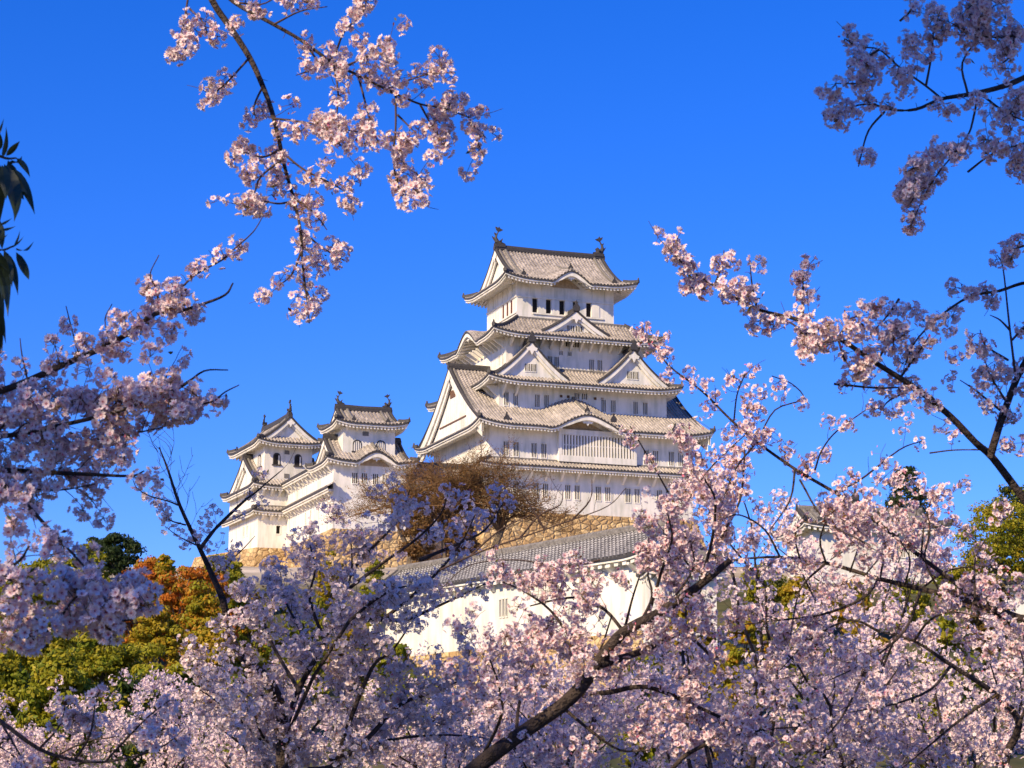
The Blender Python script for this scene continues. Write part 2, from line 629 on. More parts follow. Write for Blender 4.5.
def ornament(mb, p, dirv, h, m='dark_tile'):
    """demon-tile finial: a shield-shaped block with a horn"""
    p = np.array(p, float)
    dv = np.array(dirv, float)
    dv /= np.linalg.norm(dv)
    sd = np.cross(ZV, dv)
    out = [(-.36, -.1), (.36, -.1), (.40, .30), (.22, .55), (.09, .68), (.05, 1.0), (-.05, 1.0), (-.09, .68), (-.22, .55), (-.40, .30)]
    A = np.array([p + sd * x * h + ZV * y * h + dv * 0.13 * h for x, y in out])
    B = np.array([p + sd * x * h * .85 + ZV * y * h * .95 - dv * 0.17 * h for x, y in out])
    n = len(out)
    mb.poly(A, m)
    mb.poly(B[::-1], m)
    for i in range(n):
        j = (i + 1) % n
        mb.poly([A[i], B[i], B[j], A[j]], m)


def fish(parent, p, inward, h, name='fish_ornament'):
    """ridge-end fish with its tail in the air"""
    mb = MB()
    p = np.array(p, float)
    iv = np.array(inward, float)
    sd = np.cross(ZV, iv)
    ctl = [(0.32, 0.0, .26, .20), (0.14, 0.05, .27, .22), (-0.06, .16, .23, .19), (-.14, .34, .17, .15), (-.10, .52, .13, .12), (0.0, .68, .09, .09), (.06, .80, .05, .06)]
    rings = []
    for x, z, rw, rd in ctl:
        an = np.linspace(0, 2 * np.pi, 9)
        rings.append(p + iv * x * h + ZV * z * h + (np.cos(an)[:, None] * sd * rw * .62 + np.sin(an)[:, None] * (iv * .8 + ZV * .5) * rd * .8) * h)
    mb.grid(np.array(rings), 'dark_tile')
    mb.poly(rings[0][:-1], 'dark_tile')

    def fin(pts, th=.05):
        A = np.array([p + iv * x * h + ZV * z * h + sd * th * h for x, z in pts])
        B = np.array([p + iv * x * h + ZV * z * h - sd * th * h for x, z in pts])
        mb.poly(A, 'dark_tile')
        mb.poly(B[::-1], 'dark_tile')
        for i in range(len(pts)):
            j = (i + 1) % len(pts)
            mb.poly([A[i], B[i], B[j], A[j]], 'dark_tile')
    fin([(.02, .72), (-.10, .86), (-.14, 1.0), (.02, .93), (.06, 1.02), (.12, .92), (.30, .84), (.20, .78), (.09, .74)])
    fin([(-.14, .30), (-.34, .44), (-.22, .22)])
    fin([(-.02, .56), (-.22, .66), (-.13, .46)])
    fin([(.06, .18), (.24, .34), (.16, .12)], .20)
    mb.fbox(fr(p, sd, iv), -.16 * h, .16 * h, -.14 * h, .4 * h, -.16 * h, .02 * h, 'dark_tile')
    return mb.build(name, parent, smooth=False)


def gable_front(mb, f, c, hw, zfun, df, dw, zb, bh=0.62, tube=0.30, dark='dark_tile'):
    s = np.linspace(-hw, hw, 41)
    zt = zfun(np.abs(s))
    mb.grid(np.stack([mp(f, c + s, dw, np.full_like(s, zb)), mp(f, c + s, dw, np.maximum(zt - 0.05, zb))], 1), 'white_plaster')
    e = np.concatenate([np.linspace(-hw * 1.02, -0.001, 18), np.linspace(0.001, hw * 1.02, 18)])
    z = zfun(np.abs(e))
    edge = [(0, .10), (0, -.10), (-.06, -.10)]
    mb.grid(np.stack([mp(f, c + e, df + o, z + q) for o, q in edge], 1), dark)
    brd = [(-.06, -.10), (-.06, -.10 - bh), (-.24, -.10 - bh), (-.24, -.10)]
    mb.grid(np.stack([mp(f, c + e, df + o, z + q * (1.0)) for o, q in brd], 1), 'white_plaster')
    b2 = [(-.26, -.10 - bh * .8), (-.26, -.10 - bh * 1.55), (-.45, -.10 - bh * 1.55)]
    mid = (df + dw) / 2
    mb.grid(np.stack([mp(f, c + e * .97, max(df + o, dw + .02), z + q) for o, q in b2], 1), 'white_plaster')
    # soffit behind the boards
    mb.grid(np.stack([mp(f, c + e, df - .24, z - .14), mp(f, c + e, dw, z - .14)], 1), 'white_plaster')
    for sg in (-1, 1):
        ee = sg * np.linspace(0.05, hw, 16)
        mb.sweep(mp(f, c + ee, df - .20, zfun(np.abs(ee)) + .05), tube, tube * .75, dark)
        mb.sweep(mp(f, c + ee, df - .20 - tube * 1.25, zfun(np.abs(ee)) + .05), tube * .8, tube * .6, 'ridge_tile')
    # hanging ornament under the apex
    k = min(1.0, hw / 4.5)
    za = zfun(np.array([0.0]))[0] - .10 - bh * 0.75
    pend = [(-.16, 0), (-.7, -.25), (-.55, -.6), (-.25, -.55), (0, -1.05), (.25, -.55), (.55, -.6), (.7, -.25), (.16, 0)]
    for q in (0, 1):
        mb.poly([mp(f, c + x * k, df + .02 - .08 * q, za + y * k) for x, y in pend], 'white_plaster')


def chidori(parent, f, c, hw, z0, za, df, db, k=0.32, win=None, orn=1.0, wall_in=0.55):
    """triangular dormer gable standing on a lower roof"""
    mb = MB()

    def zf(s):
        t = s / hw
        return za - (za - z0) * (t * (1 + k) - k * t * t)
    for sg in (-1, 1):
        d, ph = cols(db, df, 0.42, RIB)
        t = np.linspace(0.0, 1.04, 10)[None, :]
        sv = t * hw
        A = c + sg * sv + 0 * d[:, None]
        z = zf(sv + 0 * d[:, None]) + RH * RIBH[ph][:, None]
        mb.grid(mp(f, A, d[:, None] + 0 * sv, z), 'roof_tile', np.stack([d[:, None] / .42 + 0 * sv, sv + 0 * d[:, None]], -1))
    gable_front(mb, f, c, hw, zf, df, df - wall_in, z0 - 0.3, bh=0.12 * hw, tube=.34)
    g = mb.build('gable', parent, uv=True)
    r = MB()
    r.sweep(mp(f, np.full(2, c), np.array([db, df]), np.full(2, za + .08)), .5, .42, 'dark_tile')
    ornament(r, mp(f, c, df - .05, za + .1), f[2], 1.15 * orn)
    r.build('ridge', g)
    if win:
        wz, ww, wh = win
        for sg in (-1, 1):
            window(g, f, c + sg * ww * .62, wz, ww, wh, df - wall_in, nb=3, proud=True)
    return g


def wall(mb, f, d, a0, a1, z0, z1, holes=(), depth=0.28, m='white_plaster'):
    A = sorted({a0, a1, *[h[0] for h in holes], *[h[1] for h in holes]})
    Z = sorted({z0, z1, *[h[2] for h in holes], *[h[3] for h in holes]})
    for i in range(len(A) - 1):
        for j in range(len(Z) - 1):
            ac, zc = (A[i] + A[i + 1]) / 2, (Z[j] + Z[j + 1]) / 2
            if any(h[0] < ac < h[1] and h[2] < zc < h[3] for h in holes):
                continue
            mb.poly(mp(f, [A[i], A[i + 1], A[i + 1], A[i]], d, [Z[j], Z[j], Z[j + 1], Z[j + 1]]), m)
    for a, b, p, q in holes:
        for (x0, y0, x1, y1) in ((a, p, b, p), (b, p, b, q), (b, q, a, q), (a, q, a, p)):
            mb.poly(mp(f, [x0, x1, x1, x0], [d, d, d - depth, d - depth], [y0, y1, y1, y0]), m)


def window(parent, f, a, z, w, h, d, nb=2, proud=False, name='window', back='painted_dark_opening', frame=True):
    """latticed window: back panel, by default painted near-black for the unlit room, plaster frame, thick plastered bars"""
    mb = MB()
    dep = 0.27 if not proud else -0.015
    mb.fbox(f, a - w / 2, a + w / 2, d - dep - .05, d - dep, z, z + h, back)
    if frame:
        t = .035
        for x0, x1, y0, y1 in ((a - w / 2 - t, a + w / 2 + t, z - .12, z - .003), (a - w / 2 - t, a + w / 2 + t, z + h + .003, z + h + .09),
                               (a - w / 2 - t, a - w / 2 - .003, z - .003, z + h + .003), (a + w / 2 + .003, a + w / 2 + t, z - .003, z + h + .003)):
            mb.fbox(f, x0, x1, d - .02, d + .06, y0, y1, 'white_plaster')
    o = mb.build(name, parent)
    if nb:
        bb = MB()
        bw = w / (2 * nb + 1) * 0.6
        for i in range(nb):
            c = a - w / 2 + w * (i + 1) / (nb + 1)
            bb.fbox(f, c - bw / 2, c + bw / 2, d - .12 if not proud else d + .02, d + .02 if not proud else d + .07, z + .004, z + h - .004, 'white_plaster')
        bb.build('lattice', o)
    return o


def arch_window(parent, f, a, z, w, h, d, shutter):
    """bell-shaped window with a dark frame"""
    s = np.linspace(-1, 1, 21)
    prof = 0.62 + 0.38 * np.sqrt(np.clip(1 - np.abs(s) ** 2.3, 0, 1))
    xs = s * w / 2 * 1.0
    mb = MB()
    for k, dd, m in ((1.0, .035, 'dark_tile'), (.80, .05, 'white_plaster' if shutter else 'painted_dark_opening')):
        top = z + h * prof * (1 - (1 - k) * .6)
        mb.grid(np.stack([mp(f, a + xs * k, d + dd, np.full_like(xs, z)), mp(f, a + xs * k, d + dd, top)], 1), m)
        if k == 1.0:
            mb.grid(np.stack([mp(f, a + xs, d, top), mp(f, a + xs, d + dd, top)], 1), m)
    if not shutter:
        mb.fbox(f, a + w * .18, a + w * .36, d + .05, d + .065, z, z + h * .78, 'white_plaster')
    mb.fbox(f, a - w * .62, a + w * .62, d, d + .14, z - .14, z, 'dark_tile')
    o = mb.build('arched_window', parent)
    if shutter:
        b = MB()
        for i in (-1, 0, 1):
            b.fbox(f, a + i * w * .22 - .03, a + i * w * .22 + .03, d + .052, d + .075, z + .01, z + h * .86, 'dark_tile')
        b.build('lattice', o)
    return o


def skirt(parent, inn, out, z0, z1, wallr, bumps={}, lift=0.55, lw=4.5, k=0.35, m='roof_tile', faces='FLBR', tail=0.5, orn=0.6, th=0.44):
    """pent roof round a storey; inn/out/wallr = (x0,x1,y0,y1)"""
    mb = MB()
    ix0, ix1, iy0, iy1 = inn
    ox0, ox1, oy0, oy1 = out
    D = {'F': (ox0, ox1, -iy0, -oy0, ix0, ix1, -wallr[2]), 'L': (oy0, oy1, -ix0, -ox0, iy0, iy1, -wallr[0]),
         'B': (ox0, ox1, iy1, oy1, ix0, ix1, wallr[3]), 'R': (oy0, oy1, ix1, ox1, iy0, iy1, wallr[1])}
    sl = {}
    for s in faces:
        a0, a1, d0, d1, h0, h1, dw = D[s]
        q = Slope(a0, a1, d0, d1, z0, z1, k, lift, lw, bumps.get(s, ()))
        sl[s] = q
        tiles(mb, FACE[s], q, lambda a: np.interp(a, [a0, h0, h1, a1], [d1, d0, d0, d1]), m=m)
        eave(mb, FACE[s], q, dw, tail=tail, th=th)
    o = mb.build('roof', parent, uv=True)
    for cx, cy, ex, ey, s in ((ix0, iy0, ox0, oy0, 'F'), (ix1, iy0, ox1, oy0, 'F'), (ix0, iy1, ox0, oy1, 'B'), (ix1, iy1, ox1, oy1, 'B')):
        if s not in sl:
            continue
        r = MB()
        t = np.linspace(0, 1, 9)
        x = cx + (ex - cx) * t
        y = cy + (ey - cy) * t
        z = sl[s].z(x, (-y if s == 'F' else y)) + .05
        r.sweep(np.stack([x, y, z], 1), .40, .34, 'dark_tile')
        ornament(r, (x[-1] - .1 * np.sign(ex - cx), y[-1] - .1 * np.sign(ey - cy), z[-1] + .05), (ex - cx, ey - cy, 0), orn * .75)
        r.build('hip_ridge', o)
    r = MB()                                       # course of tiles where the roof meets the wall
    r.sweep([(ix0, iy1, z0 - .02), (ix0, iy0, z0 - .02), (ix1, iy0, z0 - .02)], .34, .22, 'ridge_tile')
    r.build('tile_course', o)
    return o, sl


def irimoya(parent, out, zr, ze, gins, wallr, axis='x', bumps={}, lift=0.6, lw=4.5, k=0.5, verge=0.7, m='roof_tile', fishes=2.2, tail=0.5,
            gwin=None, orn=0.95, faces=(1, 1), descend=True, ends=(1, 1), th=0.44, rm='dark_tile', rh=.62):
    """hip-and-gable roof with the ridge along x (or y)"""
    if axis == 'y':
        X = (np.array([[0, -1, 0], [1, 0, 0], [0, 0, 1.0]]), np.zeros(3))     # x' -> y, y' -> -x
        x0, x1, y0, y1 = out[2], out[3], -out[1], -out[0]
        w0, w1, v0, v1 = wallr[2], wallr[3], -wallr[1], -wallr[0]
    else:
        X = None
        x0, x1, y0, y1 = out
        w0, w1, v0, v1 = wallr
    ym = (y0 + y1) / 2
    hd = (y1 - y0) / 2
    g0, g1 = x0 + gins, x1 - gins                 # verge edges of the gabled upper part
    mb = MB()
    mb.X = X
    S_ = {}
    for s, dr, d1, dw in (('F', -ym, -y0, -v0), ('B', ym, y1, v1)):
        q = Slope(x0, x1, dr, d1, zr, ze, k, lift, lw, bumps.get(s, ()))
        S_[s] = q
        dg = d1 - gins
        tiles(mb, FACE[s], q, lambda a: np.full_like(a, dr), g0, g1, m=m, nrow=14)
        tiles(mb, FACE[s], q, lambda a: d1 - (a - x0), x0, g0, m=m)
        tiles(mb, FACE[s], q, lambda a: d1 - (x1 - a), g1, x1, m=m)
        eave(mb, FACE[s], q, dw, tail=tail, th=th)
    zq = S_['F']

    def base(dist):                                # roof height at a distance in from the eave
        t = 1 - dist / hd
        return zr + (ze - zr) * (t * (1 + k) - k * t * t)
    for s, d1, dw in (('L', -x0, -w0), ('R', x1, w1)):
        d0 = d1 - gins - verge
        q = Slope(y0, y1, d0, d1, 0, 0, k, lift, lw, bumps.get(s, ()), zfun=lambda d: base(d1 - d))
        S_[s] = q
        dd = lambda a: np.maximum(d0, np.interp(a, [y0, y0 + gins + verge, y1 - gins - verge, y1], [d1, d0, d0, d1]))
        tiles(mb, FACE[s], q, dd, m=m)
        eave(mb, FACE[s], q, dw, tail=tail, th=th)
    o = mb.build('roof', parent, uv=True)
    zf = lambda s: base(hd - s)
    for s, dgx, e in (('L', -g0, ends[0]), ('R', g1, ends[1])):
        if not e:
            continue
        gm = MB()
        gm.X = X
        gable_front(gm, FACE[s], ym, hd - gins - .15, zf, dgx, dgx - verge, base(gins) - .4, bh=0.075 * hd + .18, tube=.34)
        gm.build('gable', o)
    r = MB()
    r.X = X
    r.sweep([(g0 + .1, ym, zr + .02), ((g0 + g1) / 2, ym, zr - .06), (g1 - .1, ym, zr + .02)], .55, rh, rm)
    for i, (gx_, e) in enumerate(((g0 + .05, -1), (g1 - .05, 1))):
        ornament(r, (gx_, ym, zr + .0), (e, 0, 0), .8 * orn)
    r.build('ridge', o)
    for sgx, cx, gx_ in ((1, x0, g0), (-1, x1, g1)):
        for s, cy, sgy in (('F', y0, 1), ('B', y1, -1)):
            r = MB()
            r.X = X
            t = np.linspace(0, 1, 9)
            x = gx_ + (cx - gx_) * t
            y = cy + sgy * gins * (1 - t)
            z = S_[s].z(x, -y if s == 'F' else y) + .05
            r.sweep(np.stack([x, y, z], 1), .40, .34, 'dark_tile')
            ornament(r, (x[-1], y[-1], z[-1] + .02), (cx - gx_, -sgy * abs(cx - gx_), 0), orn * .6)
            r.build('hip_ridge', o)
            if descend:
                r = MB()
                r.X = X
                xx = gx_ + sgx * 1.35
                yy = np.linspace(ym - sgy * .3, cy + sgy * gins * .72, 12)
                zz = S_[s].z(np.full_like(yy, xx), -yy if s == 'F' else yy) + .06
                r.sweep(np.stack([np.full_like(yy, xx), yy, zz], 1), .34, .30, 'ridge_tile')
                ornament(r, (xx, yy[-1], zz[-1]), (0, -sgy, 0), orn * .8)
                r.build('descending_ridge', o)
    for b in bumps.get('F', ()):
        r = MB()
        r.X = X
        c = b[0]
        yy = np.linspace(y0 + (y1 - y0) * .5 * (.62 if b[3] < .5 else .6), y0 + .1, 9)
        zz = zq.z(np.full_like(yy, c), -yy) + .05
        r.sweep(np.stack([np.full_like(yy, c), yy, zz], 1), .34, .26, 'ridge_tile')
        ornament(r, (c, y0 + .55, zq.z(np.array([c]), np.array([-y0 - .55]))[0] + .1), (0, -1, 0), orn * .8)
        r.build('arch_ridge', o)
    if fishes:
        for gx_, e in ((g0 + .45, 1), (g1 - .45, -1)):
            p = np.array([gx_, ym, zr + .62])
            iv = np.array([e, 0, 0.0])
            if X is not None:
                p = X[0] @ p
                iv = X[0] @ iv
            fish(o, p, iv, fishes)
    return o, S_


def storey(parent, x0, x1, y0, y1, z0, z1, F=(), L=(), name='wall'):
    mb = MB()
    wall(mb, FACE['F'], -y0, x0, x1, z0, z1, F)
    wall(mb, FACE['L'], -x0, y0, y1, z0, z1, L)
    wall(mb, FACE['B'], y1, x0, x1, z0, z1)
    wall(mb, FACE['R'], x1, y0, y1, z0, z1)
    return mb.build(name, parent)


def bracket(parent, f, a, d, z, reach=1.1, drop=1.0):
    mb = MB()
    prof = [(0, -drop), (.18, -drop + .05), (reach, -.16), (reach, 0), (0, 0)]
    for s in (-1, 1):
        mb.poly([mp(f, a + s * .13, d + x, z + y) for x, y in prof], 'white_plaster')
    for i in range(len(prof)):
        j = (i + 1) % len(prof)
        (x, y), (X_, Y_) = prof[i], prof[j]
        mb.poly([mp(f, a - .13, d + x, z + y), mp(f, a + .13, d + x, z + y), mp(f, a + .13, d + X_, z + Y_), mp(f, a - .13, d + X_, z + Y_)], 'white_plaster')
    return mb.build('bracket', parent)


def hole(a, z, w, h):
    return (a - w / 2, a + w / 2, z, z + h)


def pairs(lst, z, w, h, gap):
    return [(c + s * gap / 2, z, w, h) for c in lst for s in (-1, 1)]


# ------------------------------------------------------------------ main keep
KO = np.array([-2.536, 246.0, 35.87])
KA = R(20.6)
keep = empty('castle_keep', KO, KA, 'tall white five-roofed castle keep with grey tiled gables on the hilltop', 'castle keep')

# ground and first floor
w1 = pairs([2.6, 6.2, 10.1, 13.9, 17.6, 21.6], 1.75, .62, 1.6, 1.16)
storey(keep, 0, 25.3, 0, 19.8, -.3, 5.3, [hole(*w) for w in w1])
for w in w1:
    window(keep, FACE['F'], *w, 0)
for a in np.arange(1.0, 25, 1.92):
    bracket(keep, FACE['F'], a, 0, 4.86, 1.15, 1.15)
for a in np.arange(1.5, 19, 2.2):
    bracket(keep, FACE['L'], a, 0, 4.86, 1.15, 1.15)
skirt(keep, (0, 25.3, 0, 19.8), (-1.7, 27.0, -1.7, 21.5), 6.0, 5.15, (0, 25.3, 0, 19.8), lift=.25, lw=3, k=.15, tail=.36, orn=.7)

w2 = pairs([2.6, 6.0], 6.35, .62, 1.62, 1.2) + pairs([20.0, 23.2], 6.35, .62, 1.62, 1.2)
storey(keep, 0.0, 25.3, 0, 19.8, 5.3, 9.85, [hole(*w) for w in w2])
for w in w2:
    window(keep, FACE['F'], *w, 0)
# great lattice window in a bay
bay = MB()
bay.fbox(FACE['F'], 8.25, 17.95, .003, .55, 5.98, 6.72, 'white_plaster')
bay.fbox(FACE['F'], 8.25, 17.95, .003, .55, 9.12, 9.75, 'white_plaster')
bay.fbox(FACE['F'], 8.25, 8.62, .003, .55, 6.723, 9.117, 'white_plaster')
bay.fbox(FACE['F'], 17.58, 17.95, .003, .55, 6.723, 9.117, 'white_plaster')
bay.fbox(FACE['F'], 8.623, 17.577, .003, .10, 6.723, 9.117, 'painted_dark_opening')
bo = bay.build('bay_window', keep)
for i in range(24):
    c = 8.62 + (i + .5) * 8.96 / 24
    bb = MB()
    bb.fbox(FACE['F'], c - .105, c + .105, .36, .52, 6.726, 9.114, 'white_plaster')
    bb.build('lattice_bar', bo)
rl = MB()
rl.fbox(FACE['F'], 8.623, 17.577, .30, .355, 7.9, 8.03, 'white_plaster')
rl.build('rail', bo)

# second roof: big hip-and-gable, the great gable to the west, arched eave over the bay
irimoya(keep, (-2.0, 27.3, -2.0, 21.6), 18.1, 9.72, 0.35, (0, 25.3, 0, 19.8), bumps={'F': [(11.4, 5.3, 1.62, .82)]}, lift=.62, k=.33, verge=.65,
        fishes=0, tail=.42, descend=False, orn=1.0)
gd = MB()
gl_ = FACE['L']
gd.fbox(gl_, 5.2, 14.6, 1.003, 1.08, 11.55, 11.72, 'brown_wood')
gd.fbox(gl_, 9.0, 10.8, 1.003, 1.07, 14.6, 15.5, 'brown_wood')
gd.build('gable_beam', keep)
for oc, oz in ((1.7, 10.25), (14.9, 10.95), (22.7, 10.25)):
    mb = MB()
    ornament(mb, (oc, -.95, oz), (0, -1, 0), .95)
    mb.build('roof_ornament', keep)

# third storey
w3 = pairs([2.55 + 1.1, 7.5], 12.9 - .15, .55, 1.5, 1.15) + pairs([15.9, 20.0], 12.75, .55, 1.45, 1.25)
w3b = [(11.9, 14.05, .62, .72), (12.85, 14.05, .62, .72)]
storey(keep, 2.2, 23.4, 2.85, 20.6, 11.6, 15.6, [hole(*w) for w in w3 + w3b])
for w in w3 + w3b:
    window(keep, FACE['F'], *w, -2.85)
for a in (9.9, 10.8, 14.2, 15.1):
    mbp = MB()
    mbp.fbox(FACE['F'], a - .16, a + .16, -2.847, -2.80, 14.1, 14.4, 'brown_wood')
    mbp.build('loophole', keep)
skirt(keep, (3.55, 21.2, 4.2, 19.0), (0.1, 24.6, .7, 23.4), 17.65, 15.42, (2.2, 23.4, 2.85, 20.6), lift=.55, k=.3, tail=.45, orn=.85)
for a in (3.2, 4.6):
    bracket(keep, FACE['L'], a + .3, -2.2, 15.1, 1.3, 1.2)
bracket(keep, FACE['F'], 2.6, -2.85, 15.1, 1.3, 1.2)
bracket(keep, FACE['F'], 4.2, -2.85, 15.1, 1.3, 1.2)
chidori(keep, FACE['F'], 5.7, 4.6, 15.95, 20.15, -1.35, -4.4, win=(16.75, .62, .85))
chidori(keep, FACE['F'], 18.6, 4.6, 15.95, 20.15, -1.35, -4.4, win=(16.75, .62, .85))

# fourth storey
w4 = [(9.05, 17.85, .55, 1.35), (9.9, 17.85, .55, 1.35), (14.35, 17.8, .58, 1.4), (15.4, 17.8, .58, 1.4), (10.45, 19.45, .45, .5), (11.55, 19.45, .45, .5)]
w4l = [(5.2, 18.0, .45, 1.3), (6.3, 18.0, .45, 1.3)]
storey(keep, 3.55, 21.0, 4.2, 19.0, 17.3, 21.45, [hole(*w) for w in w4], [hole(*w) for w in w4l])
for w in w4:
    window(keep, FACE['F'], *w, -4.2)
for w in w4l:
    window(keep, FACE['L'], *w, -3.55)
window(keep, FACE['F'], 11.9, 20.55, 1.7, .55, -4.2, nb=5, proud=True)
for a in np.arange(4.1, 20.8, 1.25):
    bracket(keep, FACE['F'], a, -4.2, 21.0, 1.05, .95)
for a in np.arange(4.9, 18.8, 1.2):
    bracket(keep, FACE['L'], a, -3.55, 21.0, 1.35, 1.0)
_, sl4 = skirt(keep, (5.1, 18.9, 4.75, 15.0), (1.1, 22.9, 1.9, 21.6), 23.7, 21.3, (3.55, 21.0, 4.2, 19.0), bumps={'L': [(11.6, 4.4, 1.75, .25)]},
               lift=.55, lw=4, k=.3, tail=.45, orn=.85)
chidori(keep, FACE['F'], 11.75, 4.35, 21.75, 24.55, -2.5, -4.9, k=.28, win=(22.15, .85, .68))

# top storey: openings with white sliding shutters
tops = [(7.4, 24.5, .66, 1.7), (9.12, 24.5, .66, 1.7), (10.83, 24.5, .66, 1.7), (12.55, 24.5, .66, 1.7), (14.27, 24.5, .66, 1.7)]
topl = [(6.5, 24.4, .5, 1.75), (7.9, 24.4, .5, 1.75), (9.3, 24.4, .5, 1.75)]
storey(keep, 5.1, 17.5, 4.75, 15.0, 23.2, 28.35, [hole(*w) for w in tops])
for w in tops:
    window(keep, FACE['F'], *w, -4.75, nb=0, frame=False)
for w in topl:
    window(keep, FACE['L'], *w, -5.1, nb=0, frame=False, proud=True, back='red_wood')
for a in (8.26, 9.97, 11.69, 13.41, 15.12):
    sh = MB()
    sh.fbox(FACE['F'], a - .50, a + .50, -4.747, -4.68, 24.5, 26.2, 'white_plaster')
    sh.build('shutter', keep)
tr = MB()
for f, d, a0, a1 in ((FACE['F'], -4.75, 5.08, 17.52), (FACE['L'], -5.1, 4.72, 15.0)):
    tr.fbox(f, a0, a1, d + .003, d + .12, 26.22, 26.42, 'white_plaster')
    if d < -5 or True:
        tr.fbox(f, a0 + (2 if d > -5 else 0.05), a1 - 1.4, d + .003, d + .14, 24.28, 24.46, 'white_plaster')
    for a in np.arange(a0 + 1.6, a1 - .3, 1.62):
        tr.fbox(f, a - .05, a + .05, d + .003, d + .06, 26.423, 28.0, 'white_plaster')
tr.build('wall_beam', keep)
irimoya(keep, (2.8, 19.8, 2.55, 17.2), 33.15, 28.05, 1.35, (5.1, 17.5, 4.75, 15.0), bumps={'F': [(11.3, 3.0, 1.35, .0)]}, lift=.6, lw=4, k=.42, verge=.6,
        fishes=2.2, tail=.45, orn=.95)

# ------------------------------------------------------------------ stone bases
def battered(name, pts, z0, h, batter, label):
    """dry stone wall under a building: outline at the top spreading outward to the foot, slightly hollow"""
    pts = np.array(pts, float)
    c = pts.mean(0)
    mb = MB()
    n = len(pts)
    nx = np.roll(pts, -1, 0)
    e = nx - pts
    nrm = np.stack([e[:, 1], -e[:, 0]], 1)
    nrm /= np.linalg.norm(nrm, axis=1)[:, None]
    if np.sum((pts[0] + nx[0]) / 2 * nrm[0] - c * nrm[0]) < 0:
        nrm = -nrm
    vn = nrm + np.roll(nrm, 1, 0)
    vn /= (1 + np.sum(nrm * np.roll(nrm, 1, 0), 1))[:, None]
    rows = []
    for t in np.linspace(0, 1, 8):
        p = pts + vn * (batter * (0.55 * t + 0.45 * t * t))
        rows.append(np.hstack([p, np.full((n, 1), z0 - h * t)]))
    Rw = np.array(rows)
    Rw = np.concatenate([Rw, Rw[:, :1]], 1)
    for i in range(n):
        seg = max(2, int(np.linalg.norm(e[i]) / 1.2))
        t = np.linspace(0, 1, seg)[None, :, None]
        P = Rw[:, i][:, None] * (1 - t) + Rw[:, i + 1][:, None] * t
        jit = R_.normal(0, .07, P.shape[:2])
        jit[:, 0] = jit[:, -1] = 0
        jit[0] = 0
        P[..., :2] += nrm[i] * jit[..., None]
        mb.grid(P, 'stone')
    mb.poly(np.hstack([pts, np.full((n, 1), z0 - .02)]), 'stone')
    return tag(mb.build(name), label, 'stone wall')


def kw(x, y):
    c, s = math.cos(KA), math.sin(KA)
    return (KO[0] + c * x - s * y, KO[1] + s * x + c * y)


battered('stone_base', [kw(-.25, -.25), kw(25.6, -.25), kw(25.6, 20.1), kw(-.25, 20.1)], KO[2] - .02, 14, 5.5,
         'tan stone block base directly beneath the main keep')

# ------------------------------------------------------------------ west small tower, gallery and north-west tower
wt = empty('small_tower', KO, KA, 'small white castle tower with two bell-arched windows, nearest left of the keep', 'castle tower')
w = pairs([-15.3, -12.9], 2.2, .6, 1.5, 1.1)
storey(wt, -18.3, -9.9, 0, 6.6, -3, 4.75, [hole(*q) for q in w])
for q in w:
    window(wt, FACE['F'], *q, 0)
irimoya(wt, (-19.4, -8.8, -1.2, 7.6), 7.55, 4.55, .75, (-18.3, -9.9, 0, 6.6), bumps={'F': [(-13.6, 2.9, 1.2, .8)]}, lift=.4, lw=3, k=.35, verge=.6, fishes=0,
        tail=.4, descend=False, orn=.7)
storey(wt, -17.0, -10.95, .9, 5.7, 4.4, 9.1)
arch_window(wt, FACE['F'], -15.35, 5.95, 1.05, 1.3, -.9, True)
arch_window(wt, FACE['F'], -12.6, 6.05, 1.05, 1.3, -.9, True)
mb = MB()
mb.fbox(FACE['F'], -14.75, -14.05, -.897, -.83, 7.75, 8.2, 'grey_roof_tile')
mb.build('loophole', wt)
for a in np.arange(-16.6, -11, 1.15):
    bracket(wt, FACE['F'], a, -.9, 8.95, .75, .7)
irimoya(wt, (-18.25, -9.7, -.4, 6.9), 11.0, 8.98, .95, (-17.0, -10.95, .9, 5.7), lift=.42, lw=2.6, k=.4, verge=.5, fishes=1.5, tail=.4, orn=.8)

gal = empty('castle_gallery', KO, KA, 'long white castle gallery with pent roofs linking the two small towers', 'castle gallery')
storey(gal, -18.295, -12, 6.6, 21.5, -3.1, 4.75, (), [hole(9.0, -.9, .45, 1.1), hole(11.2, -.9, .45, 1.1), hole(15, 2.3, .45, 1.0)])
for a, z_ in ((9.0, -.9), (11.2, -.9), (15, 2.3)):
    window(gal, FACE['L'], a, z_, .45, 1.1 if z_ < 0 else 1.0, 18.295, nb=2)
g = MB()
q = Slope(-1.3, 24, 15.2, 19.35, 7.0, 4.6, .3, .0, 3)
tiles(g, FACE['L'], q, lambda a: np.full_like(a, 15.2), 7.5, 20.2)
qe = Slope(7.4, 20.2, 15.2, 19.35, 7.0, 4.6, .3, 0, 3)
eave(g, FACE['L'], qe, 18.295, m0=False, m1=False, tail=.4)
q = Slope(7.5, 20.2, -15.2, -11.0, 7.0, 4.6, .3, .0, 3)
tiles(g, FACE['R'], q, lambda a: np.full_like(a, -15.2))
ro = g.build('roof', gal, uv=True)
g = MB()
g.sweep([(-15.2, 6, 7.0), (-15.2, 20.4, 7.0)], .5, .5, 'dark_tile')
g.build('ridge', ro)
g = MB()
q = Slope(-1.2, 18.6, 18.3, 19.3, 2.15, 1.55, .2, 0, 3)
tiles(g, FACE['L'], q, lambda a: np.full_like(a, 18.3))
eave(g, FACE['L'], q, 18.305, m0=True, m1=False, tail=.4)
g.build('roof', gal, uv=True)
